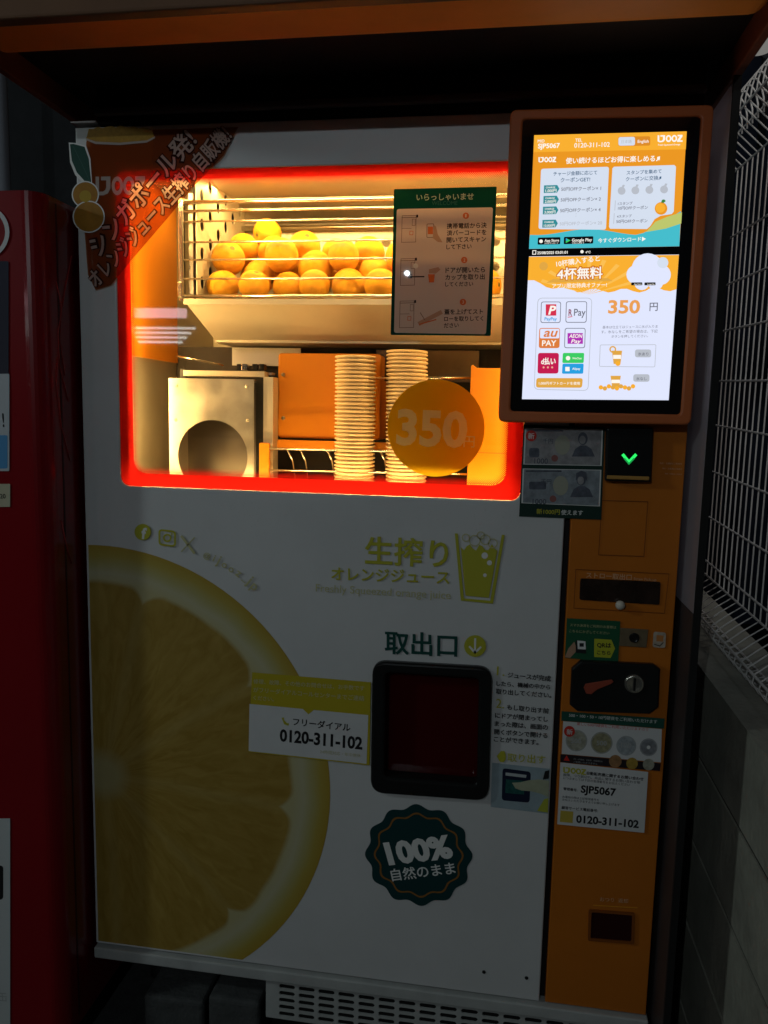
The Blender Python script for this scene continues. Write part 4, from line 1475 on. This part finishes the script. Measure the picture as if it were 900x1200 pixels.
bl.box((DX0 - .002, -.012, DZ1 + .0045), (DX0 + .052, .02, DZ1 + .0075), mat('bracket_steel', (.4, .36, .36), .4, metal=.6))
bl.build('corner_bracket', CN)

# ------------------------------------------------------------------ oranges in the rack
def orange_mesh(k):
    bm = bmesh.new()
    bmesh.ops.create_uvsphere(bm, u_segments=32, v_segments=20, radius=1)
    for v in bm.verts:
        n = v.co.normalized()
        th = math.acos(max(-1, min(1, n.z)))
        s = 1 - .10 * math.exp(-(th / .22) ** 2) - .05 * math.exp(-((PI - th) / .25) ** 2)
        s *= 1 + .012 * math.sin(3 * math.atan2(n.y, n.x) + k) * math.sin(th)
        v.co = n * s
        v.co.z *= .95
    for f in bm.faces:
        f.smooth = True
        if f.calc_center_median().normalized().z > .988:
            f.material_index = 1
    me = bpy.data.meshes.new('orange_skin')
    bm.to_mesh(me)
    bm.free()
    return me
skin = mat('orange_skin', (.93, .45, .022), .36, noise=.16, nscale=2.5, bump=.6, bscale=34)
stem_mat = mat('orange_stem', (.16, .13, .03), .7)
OM = [orange_mesh(k) for k in range(3)]
for me in OM:
    me.materials.append(skin)
    me.materials.append(stem_mat)
R0 = .0385
rows = []
for px in (247, 277, 318, 362, 404, 441, 480, 520, 562, 600):
    rows.append([P(px, 334 + random.uniform(-2, 2), .205), 'bottom'])
for px in (262, 288, 330, 368, 402, 432, 470, 512, 556):
    rows.append([P(px, 309 + random.uniform(-3, 3), .245), 'upper'])
for px in (285, 322, 358, 396, 428, 470, 520):
    rows.append([P(px, 290 + random.uniform(-3, 3) + max(0, (px - 360) * .08), .295), 'upper'])
rows.append([P(311, 274, .335), 'top'])
for px in (300, 340, 380, 420, 470, 530):
    rows.append([P(px, 318, .36), 'rear'])
pts = [r[0] for r in rows]
zfl = zb - .009 + R0
for it in range(200):
    for i in range(len(pts)):
        for j in range(i):
            d = pts[i] - pts[j]
            L = d.length
            if 1e-6 < L < 2 * R0 * .985:
                d = d / L * (2 * R0 * .985 - L) * .5
                pts[i] += d
                pts[j] -= d
        pts[i].z = max(pts[i].z - .00004, zfl)
        pts[i].y = min(max(pts[i].y, RY + R0 + .006), BY - R0 - .004)
        pts[i].x = max(pts[i].x, rx0 + .034 + R0)
LB = {'bottom': 'ripe orange in the front bottom row of the wire rack behind the rails',
      'upper': 'ripe orange heaped above the bottom row in the lit wire rack',
      'top': 'topmost orange on the heap in the lit wire rack',
      'rear': 'ripe orange at the back of the heap in the wire rack'}
for i, (p, k) in enumerate(rows):
    o = bpy.data.objects.new('orange', OM[i % 3])
    C.objects.link(o)
    o.location = pts[i]
    s = R0 * random.uniform(.90, 1.05)
    o.scale = (s, s, s)
    o.rotation_euler = (random.uniform(0, 6), random.uniform(0, 6), random.uniform(0, 6))
    tag(o, LB[k], 'orange', 'oranges in the wire rack')

# ------------------------------------------------------------------ paper cups in two stacks
cupm = mat('cup_paper', (.84, .66, .40), .45)
cu_ = MB()
R_ = .0446
rim = [(R_ - .0024 + .0024 * math.cos(a), .0024 * math.sin(a)) for a in [PI * k / 4 - PI / 2 for k in range(5)]]
cu_.lathe([(R_ * .72, -.10), (R_ - .0046, -.0024), (R_ - .0024, -.0024)] + rim[1:] + [(R_ - .0050, .0024), (R_ - .0052, -.002), (R_ * .70, -.098), (.001, -.098)], cupm, 36)
proto = cu_.build('paper_cup')
CY = .108
first = True
for nm, pxa, pxb, top, bot, n in (('left', 392.8, 441.2, 419, 567, 34), ('right', 452.6, 502, 412.5, 567, 36)):
    q0, q1 = P((pxa + pxb) / 2, top, CY + R_), P((pxa + pxb) / 2 - 1.8, bot, CY + R_)
    lean = (q1.x - q0.x)
    for k in range(n):
        o = proto if first else proto.copy()
        if not first:
            C.objects.link(o)
        first = False
        t = k / (n - 1)
        o.location = (q0.x + lean * t + random.uniform(-.0005, .0005), CY + R_ + random.uniform(-.0005, .0005), q0.z + (q1.z - q0.z) * t + random.uniform(-.0006, .0006))
        o.rotation_euler = (random.uniform(-.01, .01), random.uniform(-.01, .01), 0)
        where = 'shorter left' if nm == 'left' else 'taller right'
        tag(o, ('topmost pale paper cup of the %s stack behind the glass' if k == 0 else 'pale paper cup nested within the %s stack behind the glass') % where, 'paper cup', 'paper cups in the %s stack' % where)

# ------------------------------------------------------------------ red drinks machine to the left
RMX = -.878
RMF = -.115
RM = tag(empty('red_drinks_machine', (RMX - .5, 0, 0)), 'glossy red drinks vending machine cut off beside the white machine', 'vending machine')
red_gloss = mat('red_gloss', (.20, .004, .008), .28, noise=.06, nscale=4, coat=.4)
rtop = P(22, 223, RMF).z
prof = []
rc = .035
for k in range(9):
    a = PI / 2 * k / 8
    prof.append((RMX - rc + rc * math.sin(a), RMF + rc - rc * math.cos(a)))
prof = [(RMX - 1.0, RMF)] + prof + [(RMX, .55), (RMX - 1.0, .55)]
bd_ = MB()
n = len(prof)
vs = [(x, y, .06) for x, y in prof] + [(x, y, rtop) for x, y in prof]
bd_.add(vs, [(i, (i + 1) % n, n + (i + 1) % n, n + i) for i in range(n)] + [list(range(n))[::-1], [n + i for i in range(n)]], red_gloss)
bd_.build('body', RM)
gr = MB()
gr.box((RMX - .0005, RMF + .055, .08), (RMX + .0008, RMF + .060, rtop - .01), mat('groove_dark', (.05, .002, .004), .5))
gr.build('door_gap', RM)
for pts_ in (((66, 330), (72, 360), (70, 400), (76, 440)), ((84, 300), (76, 340), (68, 390), (70, 430), (80, 470)), ((68, 420), (66, 450), (72, 500), (82, 540)), ((72, 610), (78, 640), (84, 660))):
    sw = MB()
    pp = []
    for px, py in pts_:
        d = RIGHT * ((px - 450) / 900) + DOWN * ((py - 600) / 900) + FWD
        t = (RMX + .001) / d.x
        pp.append(Vector((0, -DIST, EYE)) + d * t)
    sw.tube(pp, .0012, mat('ribbon_print', (.30, .03, .03), .35))
    sw.build('printed_ribbon', RM)
fp_ = Art(RMF - .002)
fp_.rect(-60, 306, 10, 440, mat('display_glass', (.05, .05, .07), .1, coat=.5), 0, 2)
fp_.build('display_window', RM)
fp_ = Art(RMF - .002)
fp_.rect(-60, 438, 11, 552, mat('advert_white', (.45, .47, .5), .4), 1, 1.5)
fp_.text('!', (3.5, 500), (5.5, 500), black_ink, 2, h=16, bold=.02)
fp_.rect(-60, 510, 9, 549, mat('advert_blue', (.08, .26, .5), .4), 2, 2)
fp_.build('advert_card', RM)
fp_ = Art(RMF - .002)
fp_.rect(-60, 567, 12, 594, mat('label_cream', (.45, .42, .30), .5), 1, 1)
fp_.text('120', (-2, 584), (7, 584), black_ink, 2)
fp_.build('price_label', RM)
fp_ = Art(RMF - .002)
fp_.rect(-80, 959, 12, 1300, mat('lower_white', (.5, .52, .52), .45), 1, 0)
fp_.rect(-80, 1014, 4, 1054, black_ink, 2, 4)
fp_.text('缶', (-2, 1172), (9, 1173), grey_ink, 2, bold=.0)
fp_.build('lower_front_panel', RM)
lg = Art(RMF - .003)
lg.ring(-22, 272, 33, 28, mat('emblem_white', (.55, .55, .56), .35), 0, 40)
lg.build('round_emblem', RM)

# ------------------------------------------------------------------ fence and block wall to the right
FD_ = RIGHT * ((575 - 450) / 900) + DOWN * ((450 - 600) / 900) + FWD
dxy = Vector((FD_.x, FD_.y, 0))
slope = FD_.z / dxy.length
dxy.normalize()
nrm = Vector((-dxy.y, dxy.x, 0))        # towards the machine
A0 = Vector((.60, .3, 0))
def on_fence(px, py, off=0.):
    d = RIGHT * ((px - 450) / 900) + DOWN * ((py - 600) / 900) + FWD
    o = Vector((0, -DIST, EYE))
    t = ((A0 + nrm * off - o).dot(nrm)) / d.dot(nrm)
    q = o + d * t
    s = (q - A0).dot(dxy)
    return s, q.z - slope * s
def FP(s, h, off=0.):
    return A0 + dxy * s + nrm * off + Vector((0, 0, h + slope * s))
H = lambda py: on_fence(899, py)[1]
FE = tag(empty('mesh_fence', FP(0, H(790))), 'pale wire mesh fence with rolled top on the block wall', 'fence')
wire = mat('galvanised_wire', (.80, .77, .74), .4, metal=.1, noise=.15, nscale=20)
s0, s1 = -.9, 1.6
h_top0, h_top1, h_rt = H(170), H(137), H(93)
h_b0, h_b1, h_b2 = H(735), H(765), H(792)
lean = .075
fw = MB()
def prof_at(s):
    p = [FP(s, h_b2, .01), FP(s, h_b2 - .004, lean * .45), FP(s, h_b2 + .008, lean * .8), FP(s, h_b2 + .03, lean), FP(s, h_b1, lean * .95), FP(s, (h_b0 + h_b1) / 2, lean * .5), FP(s, h_b0, 0),
         FP(s, (h_b0 + h_top0) / 2, 0), FP(s, h_top0, 0), FP(s, h_top1, lean)]
    r = (h_rt - h_top1) * .55
    for k in range(1, 8):
        a = PI * k / 7
        p.append(FP(s, h_top1 + r * math.sin(a) * 1.5, lean - r * .55 * (1 - math.cos(a))))
    return p
k = 0
s = s0
while s < s1:
    fw.tube(prof_at(s), .0021, wire, 6)
    s += .040
for hh, of in [(H(p), .004) for p in (254, 315, 377, 446, 509, 577, 646, 714)] + [(h_top0, .004), (h_top1, lean + .003), (h_b0, .004), (h_b1, lean), (h_b2, .01), (h_top1 + .01, lean * .3)]:
    fw.tube([FP(s0, hh, of), FP(s1, hh, of)], .0027, wire, 6)
fo = fw.build('wire_panel', FE)
fpst = MB()
for s in (1.35,):
    b0, b1 = FP(s, h_b2 - .02, -.04), FP(s, h_rt, -.04)
    fpst.tube([b0, b1], .025, mat('post_grey', (.25, .25, .25), .5), 12)
fpst.build('fence_post', FE)

# wall: its top front edge is the line through photo pixel (899, 888)
d = RIGHT * ((899 - 450) / 900) + DOWN * ((888 - 600) / 900) + FWD
hw = h_b2 - .004
best = None
for k in range(400):
    off = k * .001
    s_, h_ = on_fence(899, 888, off)
    if best is None or abs(h_ - hw) < best[0]:
        best = (abs(h_ - hw), off)
woff = best[1]
print('wall off', woff, 'top', hw)
Hw = lambda px, py: on_fence(px, py, woff)[1]
jl = [hw] + sorted([Hw(899, 1051), Hw(870, 1131), Hw(838, 1197)], reverse=True)
print('joints', jl)
course = max(.12, min(.2, (jl[0] - jl[2]) / 2))
BWL = tag(empty('block_wall', FP(0, 0, woff)), 'grey concrete block wall carrying the wire fence', 'wall')
conc = mat('concrete', (.36, .35, .29), .85, noise=.25, nscale=9, bump=.25, bscale=70)
wb = MB()
hcur = hw
row = 0
joint = .010
while hcur > -.3:
    h1, h0 = hcur, hcur - course + joint
    s = s0 - .4 - (.55 if row % 2 else 0)
    while s < 2.2:
        e = s + 5.994
        c8 = [FP(s, h0, woff), FP(e, h0, woff), FP(e, h0, -.06), FP(s, h0, -.06), FP(s, h1, woff), FP(e, h1, woff), FP(e, h1, -.06), FP(s, h1, -.06)]
        wb.add(c8, [(3, 2, 1, 0), (4, 5, 6, 7), (0, 1, 5, 4), (1, 2, 6, 5), (2, 3, 7, 6), (3, 0, 4, 7)], conc)
        s += 6.0
    hcur -= course
    row += 1
wb.build('block_courses', BWL)
mo = MB()
c8 = [FP(s0 - .4, -.3, woff - .004), FP(2.2, -.3, woff - .004), FP(2.2, -.3, -.058), FP(s0 - .4, -.3, -.058), FP(s0 - .4, hw - .003, woff - .004), FP(2.2, hw - .003, woff - .004), FP(2.2, hw - .003, -.058), FP(s0 - .4, hw - .003, -.058)]
mo.add(c8, [(3, 2, 1, 0), (4, 5, 6, 7), (0, 1, 5, 4), (1, 2, 6, 5), (2, 3, 7, 6), (3, 0, 4, 7)], mat('mortar', (.05, .05, .045), .9, noise=.2, nscale=30))
mo.build('mortar', BWL)

# ------------------------------------------------------------------ behind
nb = MB()
nb.box((-3.2, .95, 0), (.50, 1.1, 3.2), mat('rear_wall_paint', (.02, .021, .024), .8, noise=.3, nscale=6))
tag(nb.build('rear_wall'), 'dark wall of the building behind the machines', 'wall')
pp = MB()
q = P(3, 160, .6)
pp.tube([(q.x, .6, 0), (q.x, .6, 3.0)], .018, mat('pipe_grey', (.20, .21, .24), .5), 14)
fb = MB()
fb.box((.52, 4.2, 0), (7, 4.4, 6.5), mat('far_wall_paint', (.07, .085, .14), .8, noise=.4, nscale=3))
tag(fb.build('far_wall'), 'dark navy wall far beyond the wire fence', 'wall')
tag(pp.build('drain_pipe'), 'grey pipe rising behind the red machine', 'pipe')
nw = MB()
nw.box((1.75, -1.5, 0), (1.9, 3.5, 2.15), mat('neighbour_render', (.11, .125, .17), .85, noise=.5, nscale=5, bump=.2))
tag(nw.build('neighbour_wall'), 'dark bluish rough wall seen through the wire fence', 'wall')
ld = RIGHT * ((890 - 450) / 900) + DOWN * ((55 - 600) / 900) + FWD
lp = Vector((0, -DIST, EYE)) + ld * (2.6 / ld.y)
LP = tag(empty('wall_lamp', lp), 'pale round lamp beyond the fence top', 'lamp')
l1 = MB()
l1.lathe([(.0001, .030), (.018, .027), (.032, .015), (.037, 0), (.032, -.012), (.0001, -.018)], glow('lamp_globe', (1, .97, .9), .18), 24)
l1.build('globe', LP, local=True)
l2 = MB()
l2.tube([(.02, .03, 0), (.05, .10, .01), (.06, .12, -.25)], .012, black_plastic)
l2.build('bracket', LP, local=True)
lamp('wall_lamp_light', 'POINT', lp + Vector((0, -.08, 0)), lp - Vector((0, 1, 0)), 3.5, (.8, .88, 1.0), shadow_soft_size=.05)

# concrete blocks lying under the machine
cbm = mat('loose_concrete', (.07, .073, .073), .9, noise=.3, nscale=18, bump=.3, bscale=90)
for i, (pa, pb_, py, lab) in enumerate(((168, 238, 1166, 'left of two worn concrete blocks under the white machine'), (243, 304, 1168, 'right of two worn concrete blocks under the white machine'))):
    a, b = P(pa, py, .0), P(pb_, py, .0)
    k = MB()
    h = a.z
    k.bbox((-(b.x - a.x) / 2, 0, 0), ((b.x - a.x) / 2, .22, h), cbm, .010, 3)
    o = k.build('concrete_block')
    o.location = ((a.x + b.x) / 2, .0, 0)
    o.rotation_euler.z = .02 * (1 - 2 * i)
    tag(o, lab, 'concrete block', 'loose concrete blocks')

# lit shop sign across the street: it shows as a reflection in the window
SG = tag(empty('shop_sign', (-3.75, -6.6, EYE + .95)), 'lit white and red shop sign across the street', 'sign')
s1_ = MB()
s1_.box((-.30, -.04, .06), (.30, 0, .16), glow('sign_pink', (1, .62, .7), 7))
to = s1_.build('upper_tube', SG, local=True)
s2_ = MB()
for k in range(4):
    s2_.box((-.34 + .03 * k, -.04, -.06 - k * .05), (.40 - .05 * k, 0, -.04 - k * .05), glow('sign_white', (.95, 1, 1), 7))
s2_.build('lower_tube', SG, local=True)
